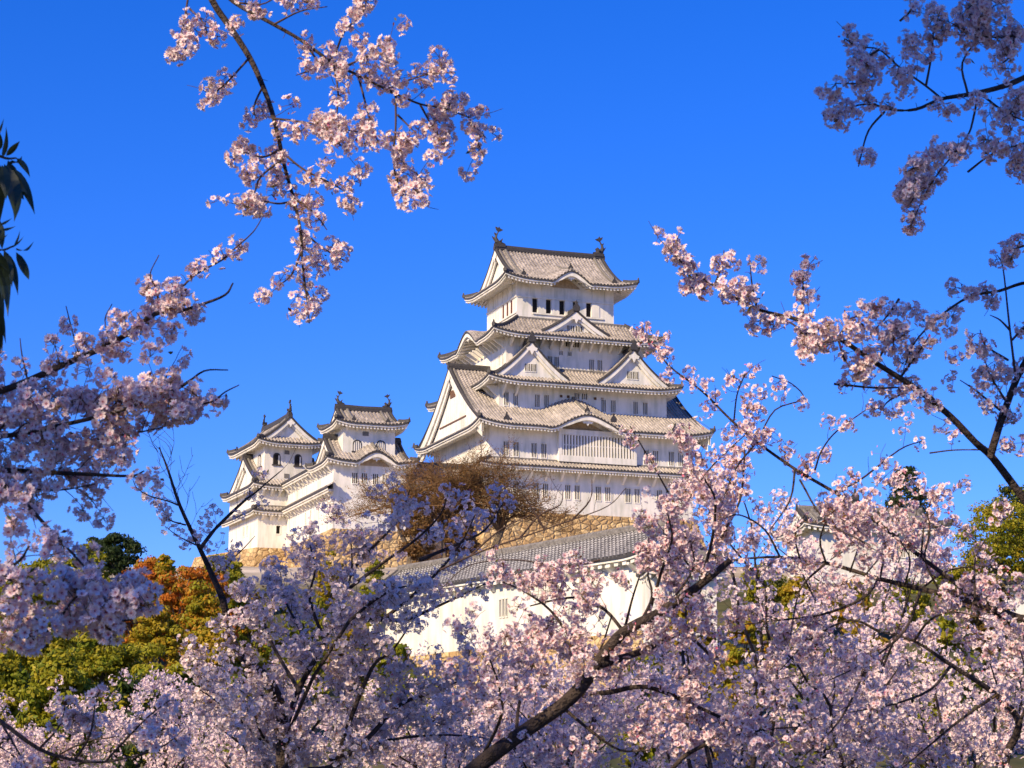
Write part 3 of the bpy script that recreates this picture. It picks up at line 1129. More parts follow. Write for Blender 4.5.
for a in np.arange(.6, 19, 1.05):
    bracket(gal, FACE['L'], a, 18.3, 4.2, .75, .8)
    bracket(gal, FACE['L'], a, 18.3, 1.2, .7, .7)

g2 = empty('castle_gallery', KO, KA, 'short white gallery behind the brown budding tree, between small tower and keep', 'castle gallery')
storey(g2, -9.6, -.05, 4.0, 9.5, -3.0, 3.6, pairs([-7, -3], .9, .5, 1.2, 1.0) and [hole(*q) for q in pairs([-7, -3], .9, .5, 1.2, 1.0)])
for q in pairs([-7, -3], .9, .5, 1.2, 1.0):
    window(g2, FACE['F'], *q, -4.0)
irimoya(g2, (-9.3, -.3, 3.0, 10.5), 5.6, 3.6, .3, (-9.6, -.05, 4.0, 9.5), lift=0, lw=2, fishes=0, tail=.4, descend=False, orn=.5)
ix, iy = kw(-21.85, 19.5)
it = empty('small_tower', (ix, iy, KO[2]), R(23), 'small white castle tower with open arched windows at the left end of the castle', 'castle tower')
storey(it, 0, 8.4, 0, 12.4, -3.0, 4.6, [hole(2.5, -1.2, .5, .95)], [hole(4.2, -1.0, .45, 1.1), hole(5.6, -1.0, .45, 1.1)])
window(it, FACE['F'], 2.5, -1.2, .5, .95, 0, nb=0)
for a in (4.2, 5.6):
    window(it, FACE['L'], a, -1.0, .45, 1.1, 0, nb=2)
irimoya(it, (-1.0, 9.4, -1.0, 13.0), 8.5, 4.4, .7, (0, 8.4, 0, 12.4), lift=.35, lw=3, k=.3, verge=.5, fishes=0, tail=.4, descend=False, orn=.65)
skirt(it, (0.02, 8.3, 0.02, 12.3), (-.95, 9.2, -.95, 13.3), 1.95, 1.4, (0, 8.4, 0, 12.4), lift=.15, lw=2, k=.15, faces='FL', tail=.4, orn=.5)
for a in np.arange(.5, 3.6, 1.0):
    bracket(it, FACE['F'], a, 0, 1.05, .7, .7)
    bracket(it, FACE['F'], a, 0, 4.0, .75, .8)
storey(it, .95, 6.85, 1.0, 11.2, 5.0, 9.85, (), ())
arch_window(it, FACE['F'], 2.45, 7.2, .95, 1.4, -1.0, False)
arch_window(it, FACE['F'], 5.1, 7.2, .95, 1.4, -1.0, False)
arch_window(it, FACE['L'], 3.1, 7.1, 1.5, 1.5, -.95, True)
mb = MB()
mb.fbox(FACE['F'], 3.4, 4.0, -.997, -.94, 8.5, 8.95, 'grey_roof_tile')
mb.fbox(FACE['F'], 3.4, 4.0, -.997, -.94, 5.65, 6.15, 'grey_roof_tile')
mb.build('loophole', it)
irimoya(it, (-.35, 8.15, -.45, 12.7), 12.95, 9.72, .8, (.95, 6.85, 1.0, 11.2), axis='y', lift=.4, lw=3, k=.4, verge=.55, fishes=1.5, tail=.4, orn=.75)

battered('stone_base', [kw(-18.4, -.2), kw(-9.7, -.2), kw(-9.7, 3.7), kw(2, 3.7), kw(2, 32), kw(-26.5, 32), kw(-22.0, 19.4), kw(-18.4, 19.4)], KO[2] - 2.95, 10, 3.6,
         'tan stone block base under the two small castle towers at left')

# ------------------------------------------------------------------ lower long storehouse and its stone wall
P0 = at(640, 553, 146)
LA = R(35)
lo = empty('long_storehouse', (P0[0], P0[1], P0[2] - 5.0), LA, 'long low white storehouse with a grey tiled roof below the keep', 'storehouse')
# local: y runs back-left along the long face (which faces -x); z 0 = foot of the wall
LL = 36.0
wl = [(-0.0, 0)]
hl = [(7.2, 2.2, .28, 1.5), (15.5, 2.0, .28, 1.2), (16.0, 2.0, .28, 1.2), (24.0, 2.0, .28, 1.2)]
hl = [(16.8, 2.1, .22, 1.25), (17.2, 2.1, .22, 1.25), (17.6, 2.1, .22, 1.25), (7.6, 2.1, .22, 1.25), (8.0, 2.1, .22, 1.25), (29, 2.1, .3, 1.2), (29.5, 2.1, .3, 1.2)]
storey(lo, .9, 6.6, 1.0, LL, -.2, 5.0, (), [hole(*h) for h in hl])
for h in hl:
    window(lo, FACE['L'], *h, -.9, nb=0, back='grey_roof_tile')
irimoya(lo, (0, 7.5, 0, LL + 1), 7.35, 5.0, .8, (.9, 6.6, 1.0, LL), axis='y', lift=.25, lw=2.5, k=.25, verge=.5, fishes=0, m='grey_roof_tile', tail=.9, orn=.6, rm='ridge_tile', rh=.42,
        descend=False)
for a in np.arange(1.6, LL, 2.4):
    bracket(lo, FACE['L'], a, -.9, 4.55, .7, .6)


def lw_(x, y):
    c, s = math.cos(LA), math.sin(LA)
    return (P0[0] + c * x - s * y, P0[1] + s * x + c * y)


# lower wing that runs off to the right
PW = at(648, 560, 145.2)
wg = empty('plaster_wall', (PW[0], PW[1], P0[2] - 6.0), R(8), 'white plaster wall with barred window, right of the long storehouse', 'wall')
storey(wg, 0, 4.6, 0, 2.4, -.2, 4.7, [hole(1.5 + i * .42, 2.7, .24, 1.3) for i in range(4)])
for i in range(4):
    window(wg, FACE['F'], 1.5 + i * .42, 2.7, .24, 1.3, 0, nb=0, back='grey_roof_tile')
irimoya(wg, (-.3, 5.3, -.8, 3.2), 5.9, 4.7, .5, (0, 4.6, 0, 2.4), lift=.15, lw=2, fishes=0, m='grey_roof_tile', tail=.8, orn=.4, descend=False, rm='ridge_tile', rh=.4)
battered('stone_wall', [lw_(.8, .9), lw_(13.5, -3.2), lw_(15, 3), lw_(6.7, LL + .2), lw_(.8, LL + .2)], P0[2] - 5.05, 7, 2.0,
         'orange tan stone wall under the long low storehouse')

# turret on the right behind the blossom
P1 = at(812, 528, 190)
rt = empty('gate_turret', (P1[0], P1[1], P1[2] - 5.0), R(9), 'small white turret with hip-and-gable roof, half hidden by blossom at right', 'turret')
storey(rt, 0, 11.3, 0, 8, -1, 5.1, [hole(8.0, 2.6, .7, 1.6), hole(9.0, 2.6, .7, 1.6)])
for a in (8.0, 9.0):
    window(rt, FACE['F'], a, 2.6, .7, 1.6, 0, nb=3)
irimoya(rt, (-1.1, 12.4, -1.1, 9.1), 7.1, 5.2, .9, (0, 11.3, 0, 8), axis='x', lift=.35, lw=3, fishes=0, tail=.5, orn=.7, descend=True, m='grey_roof_tile', rm='ridge_tile', rh=.45)
chidori(rt, FACE['F'], 3.9, 3.4, 5.7, 7.5, .3, -4.0, win=None, orn=.8)
battered('stone_wall', [(P1[0] - .3, P1[1] - .3), (P1[0] + 11.4, P1[1] + 1.6), (P1[0] + 10, P1[1] + 10), (P1[0] - 1.6, P1[1] + 8)], P1[2] - 5.9, 7, 1.6,
         'stone wall under the half hidden turret at right')
# low capped wall at the far right
P2 = at(990, 590, 168)
pw = empty('plaster_wall', (P2[0], P2[1], P2[2] - 2.0), R(4), 'low white plaster wall with tile capping at the far right edge', 'wall')
storey(pw, 0, 9, 0, .6, -.8, 2.0)
irimoya(pw, (-.4, 9.4, -.45, 1.05), 2.55, 2.0, .2, (0, 9, 0, .6), lift=0, lw=1, fishes=0, tail=.6, orn=.25, descend=False, m='grey_roof_tile', verge=.1, th=.25)
#@@TREES
# ------------------------------------------------------------------ hillside trees
def unit(v):
    v = np.asarray(v, float)
    return v / (np.linalg.norm(v, axis=-1, keepdims=True) + 1e-9)


def rdir(n):
    return unit(R_.normal(0, 1, (n, 3)))


def leaves(mb, P, Nn, size, pal, m='leaf', asp=.62, jit=.7):
    """small folded leaf faces at P looking along Nn; pal = list of colours"""
    n = len(P)
    Nn = unit(Nn + rdir(n) * jit)
    t = unit(np.cross(Nn, rdir(n)))
    b = np.cross(Nn, t)
    s = size * R_.uniform(.65, 1.35, n)[:, None]
    c = np.stack([P - t * s * .5, P + b * s * asp * .5 - Nn * s * .10, P + t * s * .5, P - b * s * asp * .5 - Nn * s * .10], 1)
    pal = np.array(pal)
    k = pal[R_.integers(0, len(pal), n)] * R_.uniform(.75, 1.25, (n, 1))
    mb.raw(c.reshape(-1, 3), np.arange(n * 4), np.full(n, 4), m, None, np.repeat(k, 4, 0))


def smooth(pts, n=4):
    """Catmull-Rom through the given joints"""
    p = np.asarray(pts, float)
    q = np.vstack([2 * p[0] - p[1], p, 2 * p[-1] - p[-2]])
    out = []
    for i in range(1, len(q) - 2):
        for t in np.arange(n) / n:
            a, b, c, d = q[i - 1], q[i], q[i + 1], q[i + 2]
            out.append(.5 * ((2 * b) + (c - a) * t + (2 * a - 5 * b + 4 * c - d) * t * t + (3 * b - a - 3 * c + d) * t ** 3))
    out.append(p[-1])
    return np.array(out)


def bez(p0, d0, p1, n=8, sag=0.0):
    p0, p1 = np.asarray(p0, float), np.asarray(p1, float)
    L = np.linalg.norm(p1 - p0)
    c = p0 + unit(d0) * L * .5
    t = np.linspace(0, 1, n)[:, None]
    q = (1 - t) ** 2 * p0 + 2 * t * (1 - t) * c + t * t * p1
    w = np.cumsum(R_.normal(0, .018 * L, (n, 3)), 0)
    w -= w[0] + (w[-1] - w[0]) * t
    return q + w + ZV * sag * (4 * t * (1 - t))


GREEN = [(.27, .27, .018), (.34, .30, .02), (.16, .20, .016), (.40, .33, .022)]
DARK = [(.030, .052, .014), (.045, .07, .016), (.036, .06, .02)]
ORANGE = [(.50, .16, .018), (.42, .20, .018), (.30, .22, .016), (.55, .17, .02)]
OCHRE = [(.38, .28, .018), (.31, .28, .02), (.45, .28, .02)]
MIXED = [(.36, .29, .018), (.27, .27, .016), (.50, .24, .018)]


def hill_tree(px, ytop, D, rpx, pal, label, name='broadleaf_tree', n=4200, size=.27, squash=.85, kind='round', clumps=44, group='trees on the castle hillside'):
    top = at(px, ytop, D)
    x, y = top[0], D
    z0 = float(H(np.array(x), np.array(y))) - .2
    r = rpx / FPX * D
    hgt = max(top[2] - z0, 2.2 * r * squash)
    rz = max(r * squash, .46 * hgt) if kind != 'pine' else r * squash
    zc = top[2] - rz
    n = int(n * 1.5)
    clumps = int(clumps * 1.35)
    root = empty(name, (x, y, z0), R_.uniform(0, 6), label, 'tree' if 'bush' not in name else 'bush', group)
    cz = zc - z0
    tb = MB()
    base = np.array([0, 0, 0.0])
    fork = np.array([R_.normal(0, .25), R_.normal(0, .25), max(.6, cz - rz * .8)])
    tb.tube(smooth([base - ZV * .5, base, fork * [.6, .6, .5], fork], 3), np.linspace(.09 * r + .08, .055 * r + .05, 10), 'pale_bark')
    C = []
    for i in range(clumps):
        v = rdir(1)[0]
        if kind == 'pine':
            lay = R_.uniform(-1, 1)
            v = np.array([*(v[:2] / np.linalg.norm(v[:2]) * R_.uniform(.1, 1) ** .6 * (1 - .55 * (lay + 1) / 2)), lay])
        else:
            v = v * R_.uniform(.45, 1.0) ** .5 * .82
        v = v * np.array([r, r, rz])
        C.append(v + [0, 0, cz])
    C = np.array(C)
    for c in C[:14]:
        tb.tube(bez(fork, (0, 0, 1), c, 6), np.linspace(.035 * r + .03, .02, 6), 'pale_bark', 4)
    tb.build('trunk', root)
    cr = MB()
    rc = r * (.30 if kind != 'pine' else .26)
    per = n // clumps
    for c in C:
        q = rdir(per)
        q[:, 2] = np.where(q[:, 2] < -.3, q[:, 2] * .4, q[:, 2])
        rr = rc * R_.uniform(.75, 1.3) * R_.uniform(.55, 1.05, (per, 1))
        sc = np.array([1.1, 1.1, .75 if kind != 'pine' else .35])
        p_ = [pal[R_.integers(0, len(pal))], pal[R_.integers(0, len(pal))], pal[0]]
        leaves(cr, c + q * rr * sc, q, size, p_)
    cr.build('crown', root, tint=True)
    return root


def hill_list():
    T = []
    a = T.append
    a((118, 529, 190, 26, DARK, 'dark round evergreen tree highest on the left skyline', 'evergreen_tree', dict(n=5200, size=.24)))
    a((93, 531, 196, 11, DARK, 'small dark evergreen tree just left of the dark round one on the skyline', 'evergreen_tree', dict(n=2200, size=.22, squash=1.3)))
    a((166, 545, 168, 17, MIXED, 'yellow green domed tree above the orange crowns', 'broadleaf_tree', dict(n=3000)))
    a((137, 560, 160, 24, ORANGE, 'orange leaved tree under the dark round evergreen', 'orange_leaf_tree', {}))
    a((182, 550, 152, 30, ORANGE, 'broad orange leaved tree in the middle of the left hillside', 'orange_leaf_tree', dict(n=5200)))
    a((205, 574, 140, 28, MIXED, 'yellow orange tree just left of the castle stone base', 'orange_leaf_tree', {}))
    a((60, 548, 175, 32, GREEN, 'green tree on the skyline at the far left', 'broadleaf_tree', {}))
    a((18, 556, 165, 34, GREEN, 'green tree behind the shaded blossom at the left edge', 'broadleaf_tree', {}))
    a((100, 572, 150, 28, OCHRE, 'ochre green tree left of the orange crowns', 'broadleaf_tree', {}))
    a((235, 556, 172, 18, GREEN, 'small green bushy tree at the foot of the left stone base', 'broadleaf_tree', dict(n=3000)))
    a((252, 580, 150, 20, MIXED, 'small yellow tree in front of the left stone base', 'broadleaf_tree', dict(n=3000)))
    a((160, 598, 128, 30, OCHRE, 'ochre tree below the broad orange tree', 'broadleaf_tree', {}))
    a((40, 600, 128, 44, GREEN, 'large yellow green camphor tree low at left edge', 'broadleaf_tree', dict(n=6500, clumps=60)))
    a((105, 618, 118, 38, GREEN, 'large yellow green camphor tree in the middle of the lower left slope', 'broadleaf_tree', dict(n=6500, clumps=60)))
    a((165, 632, 108, 34, GREEN, 'green camphor tree right of the middle of the lower left slope', 'broadleaf_tree', dict(n=5500)))
    a((215, 612, 116, 32, OCHRE, 'ochre green tree behind the dark leaning cherry stem', 'broadleaf_tree', dict(n=5000)))
    a((62, 645, 95, 42, GREEN, 'bright yellow green bushy tree above the pink blossom at lower left', 'broadleaf_tree', dict(n=6500, clumps=60)))
    a((0, 640, 98, 40, GREEN, 'yellow green tree cut by the left edge low down', 'broadleaf_tree', dict(n=5000)))
    a((140, 660, 88, 36, DARK + GREEN, 'dark green bushy tree low on the left slope', 'broadleaf_tree', dict(n=5000)))
    a((230, 660, 86, 36, GREEN, 'green tree behind the lower left pink blossom', 'broadleaf_tree', dict(n=4500)))
    a((300, 600, 128, 26, GREEN, 'green tree behind the shaded cherry under the castle gallery', 'broadleaf_tree', dict(n=3600)))
    a((330, 545, 178, 18, OCHRE, 'small ochre bush at the castle stone base left of the brown tree', 'broadleaf_tree', dict(n=2600)))
    a((372, 552, 174, 16, GREEN, 'small green bush below the brown tree', 'broadleaf_tree', dict(n=2400)))
    a((392, 632, 118, 26, GREEN, 'yellow green shrub left of the orange stone wall', 'broadleaf_bush', dict(n=3400)))
    a((352, 606, 132, 24, OCHRE, 'ochre shrub behind the shaded cherry left of the long storehouse', 'broadleaf_bush', dict(n=3400)))
    a((318, 585, 150, 20, GREEN, 'low green shrub below the castle gallery', 'broadleaf_bush', dict(n=2600)))
    a((430, 668, 98, 30, GREEN, 'green shrub under the left end of the orange stone wall', 'broadleaf_bush', dict(n=3400)))
    a((540, 668, 100, 34, OCHRE, 'ochre shrub below the middle of the orange stone wall', 'broadleaf_bush', dict(n=3400)))
    a((730, 640, 92, 34, OCHRE, 'ochre shrub low behind the thick dark cherry limb', 'broadleaf_bush', dict(n=3600)))
    a((800, 660, 84, 34, GREEN, 'green shrub low behind the lower right blossom arch', 'broadleaf_bush', dict(n=3600)))
    a((930, 655, 86, 36, GREEN, 'green shrub low near the right edge behind the blossom', 'broadleaf_bush', dict(n=3600)))
    a((222, 545, 178, 20, MIXED, 'yellow orange tree touching the left corner of the castle stone base', 'broadleaf_tree', dict(n=3600)))
    a((278, 572, 160, 24, GREEN, 'yellow green tree before the middle of the left stone base', 'broadleaf_tree', dict(n=3600)))
    a((150, 552, 178, 22, ORANGE, 'orange tree between the dark evergreen and the broad orange tree', 'orange_leaf_tree', dict(n=3600)))
    a((75, 560, 160, 30, GREEN, 'yellow green tree on the slope left of the dark round evergreen', 'broadleaf_tree', {}))
    a((214, 560, 147, 25, ORANGE + MIXED[:1], 'orange and yellow tree just behind the dark leaning cherry stem', 'orange_leaf_tree', dict(n=4200)))
    a((762, 560, 172, 24, GREEN, 'green shrub on the slope left of the half hidden turret', 'broadleaf_bush', dict(n=3200)))
    a((800, 572, 160, 24, OCHRE, 'ochre shrub under the left corner of the half hidden turret', 'broadleaf_bush', dict(n=3200)))
    a((850, 574, 158, 26, MIXED, 'yellow shrub under the middle of the half hidden turret', 'broadleaf_bush', dict(n=3200)))
    a((905, 572, 160, 24, GREEN, 'green shrub under the right corner of the half hidden turret', 'broadleaf_bush', dict(n=3200)))
    a((950, 560, 172, 22, GREEN, 'green shrub between the half hidden turret and the tall yellow green tree', 'broadleaf_bush', dict(n=3000)))
    a((690, 575, 122, 26, OCHRE, 'yellow ochre tree just right of the long storehouse', 'broadleaf_tree', dict(n=4200)))
    a((745, 590, 115, 28, MIXED, 'yellow and orange tree seen through the middle right blossom', 'broadleaf_tree', dict(n=4200)))
    a((800, 592, 118, 30, GREEN, 'yellow green tree below the half hidden turret', 'broadleaf_tree', dict(n=4200)))
    a((860, 610, 105, 32, OCHRE, 'ochre tree low behind the right blossom', 'broadleaf_tree', dict(n=4200)))
    a((640, 640, 95, 28, GREEN, 'green tree low behind the middle blossom', 'broadleaf_tree', dict(n=3600)))
    a((905, 457, 225, 25, DARK, 'dark pine rising above the half hidden turret', 'pine_tree', dict(n=6500, size=.24, squash=1.3, clumps=52)))
    a((995, 487, 170, 42, GREEN + OCHRE[:1], 'tall yellow green tree at the right edge', 'broadleaf_tree', dict(n=7500, clumps=70, size=.24)))
    a((1010, 470, 190, 26, DARK + GREEN, 'dark green tree behind the tall yellow green one at right edge', 'broadleaf_tree', dict(n=4200)))
    a((985, 560, 135, 26, [(.2, .13, .03), (.16, .1, .02)], 'ochre brown bush above the low capped wall', 'broadleaf_bush', dict(n=3600)))
    a((950, 600, 110, 30, GREEN, 'green tree behind the right blossom near the low capped wall', 'broadleaf_tree', dict(n=3600)))
    return T


for px, yt, D, rp, pal, lab, nm, kw_ in hill_list():
    hill_tree(px, yt, D, rp, pal, lab, nm, **kw_)


# the big bare-twigged brown tree before the keep
def brown_tree():
    b = at(452, 560, 205)
    z0 = float(H(np.array(b[0]), np.array(b[1]))) - .3
    root = empty('budding_tree', (b[0], b[1], z0), 0, 'wide brown budding tree with fine bare twigs in front of the keep', 'tree')
    bt = MB()
    fo = MB()
    top = at(452, 436, 205)[2] - z0
    wx = 118 / FPX * 205
    tips = []
    for k in range(8):
        st = np.array([R_.normal(0, 2.6), R_.normal(0, 1.5), 0])
        hub = st + [R_.normal(0, 1), R_.normal(0, 1), top * .32]
        bt.tube(smooth([st - ZV * .5, st * .9 + ZV * top * .15, hub], 3), np.linspace(.32, .2, 7), 'pale_bark', 6)
        for j in range(11):
            a = R_.uniform(0, 6.28)
            rr = np.sqrt(R_.uniform(.02, 1))
            ph = math.cos(rr * 1.35)
            tip = np.array([math.cos(a) * wx * rr, math.sin(a) * wx * .55 * rr, top * (.20 + .72 * ph * R_.uniform(.68, 1))])
            pt = bez(hub, (R_.normal(0, .3), R_.normal(0, .3), 1), tip, 8)
            bt.tube(pt, np.linspace(.11, .03, 8), 'budding_twig', 4)
            for q in range(11):
                s = pt[R_.integers(3, 8)]
                e = s + unit(tip - hub + rdir(1)[0] * 6 + ZV * 2) * R_.uniform(1.0, 2.6)
                p2 = bez(s, rdir(1)[0] + ZV, e, 5)
                bt.tube(p2, np.linspace(.028, .010, 5), 'budding_twig', 3)
                for w in range(9):
                    s2 = p2[R_.integers(1, 5)]
                    e2 = s2 + unit(e - s + rdir(1)[0] * 1.6) * R_.uniform(.4, 1.1)
                    bt.tube([s2, (s2 + e2) / 2 + rdir(1)[0] * .05, e2], [.014, .011, .008], 'budding_twig', 3)
                    tips.append(s2 + (e2 - s2) * R_.uniform(.2, 1, (4, 1)) + R_.normal(0, .22, (4, 3)))
    bt.build('trunk', root)
    tips = np.concatenate(tips)
    leaves(fo, tips, rdir(len(tips)), .13, [(.27, .135, .045), (.20, .11, .04), (.31, .17, .055), (.22, .15, .05)])
    fo.build('buds', root, tint=True)


brown_tree()

# ------------------------------------------------------------------ cherry blossom
def flower_tmpl():
    V, F, T = [], [], []
    tip, mid, base, eye, ped = (.86, .805, .79), (.86, .76, .75), (.78, .45, .48), (.40, .08, .10), (.22, .13, .05)
    for k in range(5):
        a = k * 2 * math.pi / 5
        c, s = math.cos(a), math.sin(a)
        i = len(V)
        for r, t, h, col in ((.0022, 0, .0, base), (.0095, -.0068, .0030, mid), (.0160, -.0050, .0058, tip), (.0148, 0, .0040, tip), (.0160, .0050, .0058, tip), (.0095, .0068, .0030, mid)):
            V.append((r * c - t * s, r * s + t * c, h))
            T.append(col)
        F += [(i, i + 1, i + 2, i + 3), (i, i + 3, i + 4, i + 5)]
    i = len(V)
    for k in range(4):
        a = k * math.pi / 2
        V.append((.0034 * math.cos(a), .0034 * math.sin(a), .0042))
        T.append(eye)
    F.append((i, i + 1, i + 2, i + 3))
    return np.array(V), np.array(F), np.array(T)


def flower_far():
    V, F, T = [], [], []
    tip, base = (.85, .78, .77), (.80, .56, .57)
    for k in range(5):
        a = k * 2 * math.pi / 5
        c, s = math.cos(a), math.sin(a)
        i = len(V)
        for r, t, h, col in ((.001, 0, .0, base), (.0125, -.0078, .0042, tip), (.0168, 0, .0050, tip), (.0125, .0078, .0042, tip)):
            V.append((r * c - t * s, r * s + t * c, h))
            T.append(col)
        F.append((i, i + 1, i + 2, i + 3))
    return np.array(V), np.array(F), np.array(T)


TM = {0: flower_tmpl(), 1: flower_far()}


def place(mb, P, Nn, size, lod, blush):
    V, F, T = TM[lod]
    n = len(P)
    t = unit(np.cross(Nn, rdir(n)))
    b = np.cross(Nn, t)
    s = size * R_.uniform(.82, 1.16, n)
    cup = R_.uniform(.4, 2.4, n)
    W_ = P[:, None] + (V[None, :, 0, None] * t[:, None] + V[None, :, 1, None] * b[:, None] + V[None, :, 2, None] * cup[:, None, None] * Nn[:, None]) * s[:, None, None]
    idx = F[None] + (np.arange(n) * len(V))[:, None, None]
    d = blush * R_.uniform(0, 1, n) ** 1.5                      # some flowers are pinker
    col = T[None] * (1 - d[:, None, None] * np.array([.03, .26, .19])) * R_.uniform(.92, 1.04, (n, 1, 1))
    mb.raw(W_.reshape(-1, 3), idx.ravel(), np.full(n * len(F), 4), 'blossom', None, col.reshape(-1, 3))


def bloom(mb, N, nf, rad, size, lod, blush=.5, pedicel=True, leaf=.25):
    """an umbel ball of flowers round every node"""
    if not N:
        return
    P = np.array([q[0] for q in N])
    A = np.array([q[1] for q in N])
    k = np.maximum(2, R_.normal(nf, nf * .3, len(P)).astype(int))
    P = np.repeat(P, k, 0)
    A = np.repeat(A, k, 0)
    d = unit(rdir(len(P)) + A * .35)
    o = P + d * (rad * R_.uniform(.55, 1.1, len(P)))[:, None]
    place(mb, o, unit(d + rdir(len(P)) * .35), size, lod, blush)
    if pedicel:
        for f in (.0,):
            w = unit(np.cross(d, rdir(len(P)))) * .0011
            q = np.stack([P - w, P + w, o + w, o - w], 1)
            n = len(P)
            mb.raw(q.reshape(-1, 3), np.arange(n * 4), np.full(n, 4), 'blossom', None, np.tile([[.20, .12, .04]], (n * 4, 1)))
    # buds and unfolding leaves
    m = int(len(N) * leaf * 2)
    if m:
        i = R_.integers(0, len(N), m)
        pp = np.array([N[j][0] for j in i]) + rdir(m) * rad * .9
        leaves(mb, pp, rdir(m), .024, [(.17, .085, .03), (.15, .05, .025), (.11, .12, .025)], 'blossom', .45)
        i = R_.integers(0, len(N), m)
        pp = np.array([N[j][0] for j in i]) + rdir(m) * rad
        leaves(mb, pp, rdir(m), .016, [(.62, .16, .24), (.68, .26, .32)], 'blossom', .7)


def grow(mb, N, pts, sp, L0, L1, lvl=1, fsp=.11, up=.25, start=.0, bare=.2, sides=3, tipfree=.0, perp=.9):
    """side twigs along a branch; N collects where flowers sit"""
    pts = np.asarray(pts)
    seg = np.linalg.norm(np.diff(pts, axis=0), axis=1)
    cum = np.concatenate([[0], np.cumsum(seg)])
    s = start * cum[-1] + R_.uniform(0, sp)
    while s < cum[-1]:
        i = min(np.searchsorted(cum, s), len(pts) - 1)
        i = max(i, 1)
        f = (s - cum[i - 1]) / (seg[i - 1] + 1e-9)
        p = pts[i - 1] + (pts[i] - pts[i - 1]) * f
        tg = unit(pts[i] - pts[i - 1])
        q = rdir(1)[0]
        q = unit(q - tg * (q @ tg))
        d = unit(tg * .55 + q * perp + ZV * up)
        L = R_.uniform(L0, L1)
        tw = bez(p, d, p + unit(d + rdir(1)[0] * .4) * L, 5)
        mb.tube(tw, np.linspace(max(.0018, .0070 * L), .0012, 5), 'twig_bark', sides)
        if lvl > 1:
            grow(mb, N, tw, sp * .8, L0 * .45, L1 * .5, lvl - 1, fsp, up, .25, bare, sides)
        along(N, tw, fsp, .2, 1 - tipfree)
        s += sp * R_.uniform(.6, 1.4)


def along(N, pts, fsp, a=0., b=1., spur=.03):
    pts = np.asarray(pts)
    seg = np.linalg.norm(np.diff(pts, axis=0), axis=1)
    cum = np.concatenate([[0], np.cumsum(seg)])
    s = a * cum[-1] + R_.uniform(0, fsp)
    while s < b * cum[-1]:
        i = max(1, min(np.searchsorted(cum, s), len(pts) - 1))
        p = pts[i - 1] + (pts[i] - pts[i - 1]) * ((s - cum[i - 1]) / (seg[i - 1] + 1e-9))
        d = rdir(1)[0]
        N.append((p + d * spur * R_.uniform(0, 1.2), d))
        s += fsp * R_.uniform(.55, 1.5)


def trace(lst, D0, D1=None):
    D1 = D0 if D1 is None else D1
    n = len(lst)
    w = np.cumsum(R_.normal(0, .05, n))
    return smooth([at(x, y, D0 + (D1 - D0) * i / max(1, n - 1) + w[i]) for i, (x, y) in enumerate(lst)], 4)


def cherry(name, base, fork, r, label):
    root = empty(name, (base[0], base[1], base[2]), 0, label, 'cherry tree', 'cherry trees in blossom')
    b = np.array(base, float)
    tb = MB()
    mid = (np.zeros(3) + (np.array(fork) - b)) * .5 + R_.normal(0, .12, 3)
    p = smooth([(0, 0, -.3), (0, 0, .05), mid, np.array(fork) - b], 4)
    rr = np.interp(np.linspace(0, 1, len(p)), [0, .1, .35, 1], [r * 1.6, r * 1.25, r, r * .8])
    tb.tube(p, rr, 'bark', 10)
    tb.build('trunk', root, smooth=True)
    return root, b


class Limb:
    """collects bark and flower nodes in world metres, then makes limb > blossoms under the tree"""
    def __init__(s, tree):
        s.tree = tree
        s.mb = MB()
        s.N = []

    def stem(s, pts, r0, r1, m='bark', k=7):
        s.mb.tube(pts, np.linspace(r0, r1, len(pts)), m, k)
        return pts

    def arm(s, f, d, pts, r0, re, r1, n=8):
        f = np.asarray(f, float)
        Ln = np.linalg.norm(pts[0] - f)
        t0, t1 = unit(d) * Ln * 1.1, unit(pts[2] - pts[0]) * Ln * 1.1
        t = np.linspace(0, 1, n)[:, None]
        w = (2 * t ** 3 - 3 * t ** 2 + 1) * f + (t ** 3 - 2 * t ** 2 + t) * t0 + (-2 * t ** 3 + 3 * t ** 2) * pts[0] + (t ** 3 - t ** 2) * t1
        s.mb.tube(np.vstack([w[:-1], pts]), np.concatenate([np.linspace(r0, re, n - 1), np.linspace(re, r1, len(pts))]), 'bark', 8)

    def done(s, nf=13, rad=.045, size=1.08, lod=0, blush=.5, leaf=.25, name='limb', pedicel=True):
        root, b = s.tree
        for q in (s.mb,):
            for i in range(len(q.V)):
                q.V[i] = q.V[i] - b
        o = s.mb.build(name, root, smooth=True)
        if s.N:
            f = MB()
            bloom(f, s.N, nf, rad, size, lod, blush, pedicel, leaf)
            for i in range(len(f.V)):
                f.V[i] = f.V[i] - b
            f.build('blossoms', o, tint=True)
        return o


def Z7(l):
    return [(150 + x / 2.26, y / 2.26) for x, y in l]


def Z8(l):
    return [(650 + x / 1.92, y / 1.92) for x, y in l]


def Q2(l):
    return [(x / 2.844, 230 + y / 2.844) for x, y in l]


def Q3(l):
    return [(x / 3.493, 440 + y / 3.493) for x, y in l]


def Q4(l):
    return [(130 + x / 2.207, 420 + y / 2.207) for x, y in l]


def Q5(l):
    return [(400 + x / 2.494, 460 + y / 2.494) for x, y in l]


def Q6(l):
    return [(630 + x / 2.599, 230 + y / 2.599) for x, y in l]


def Q7(l):
    return [(640 + x / 2.667, 500 + y / 2.667) for x, y in l]


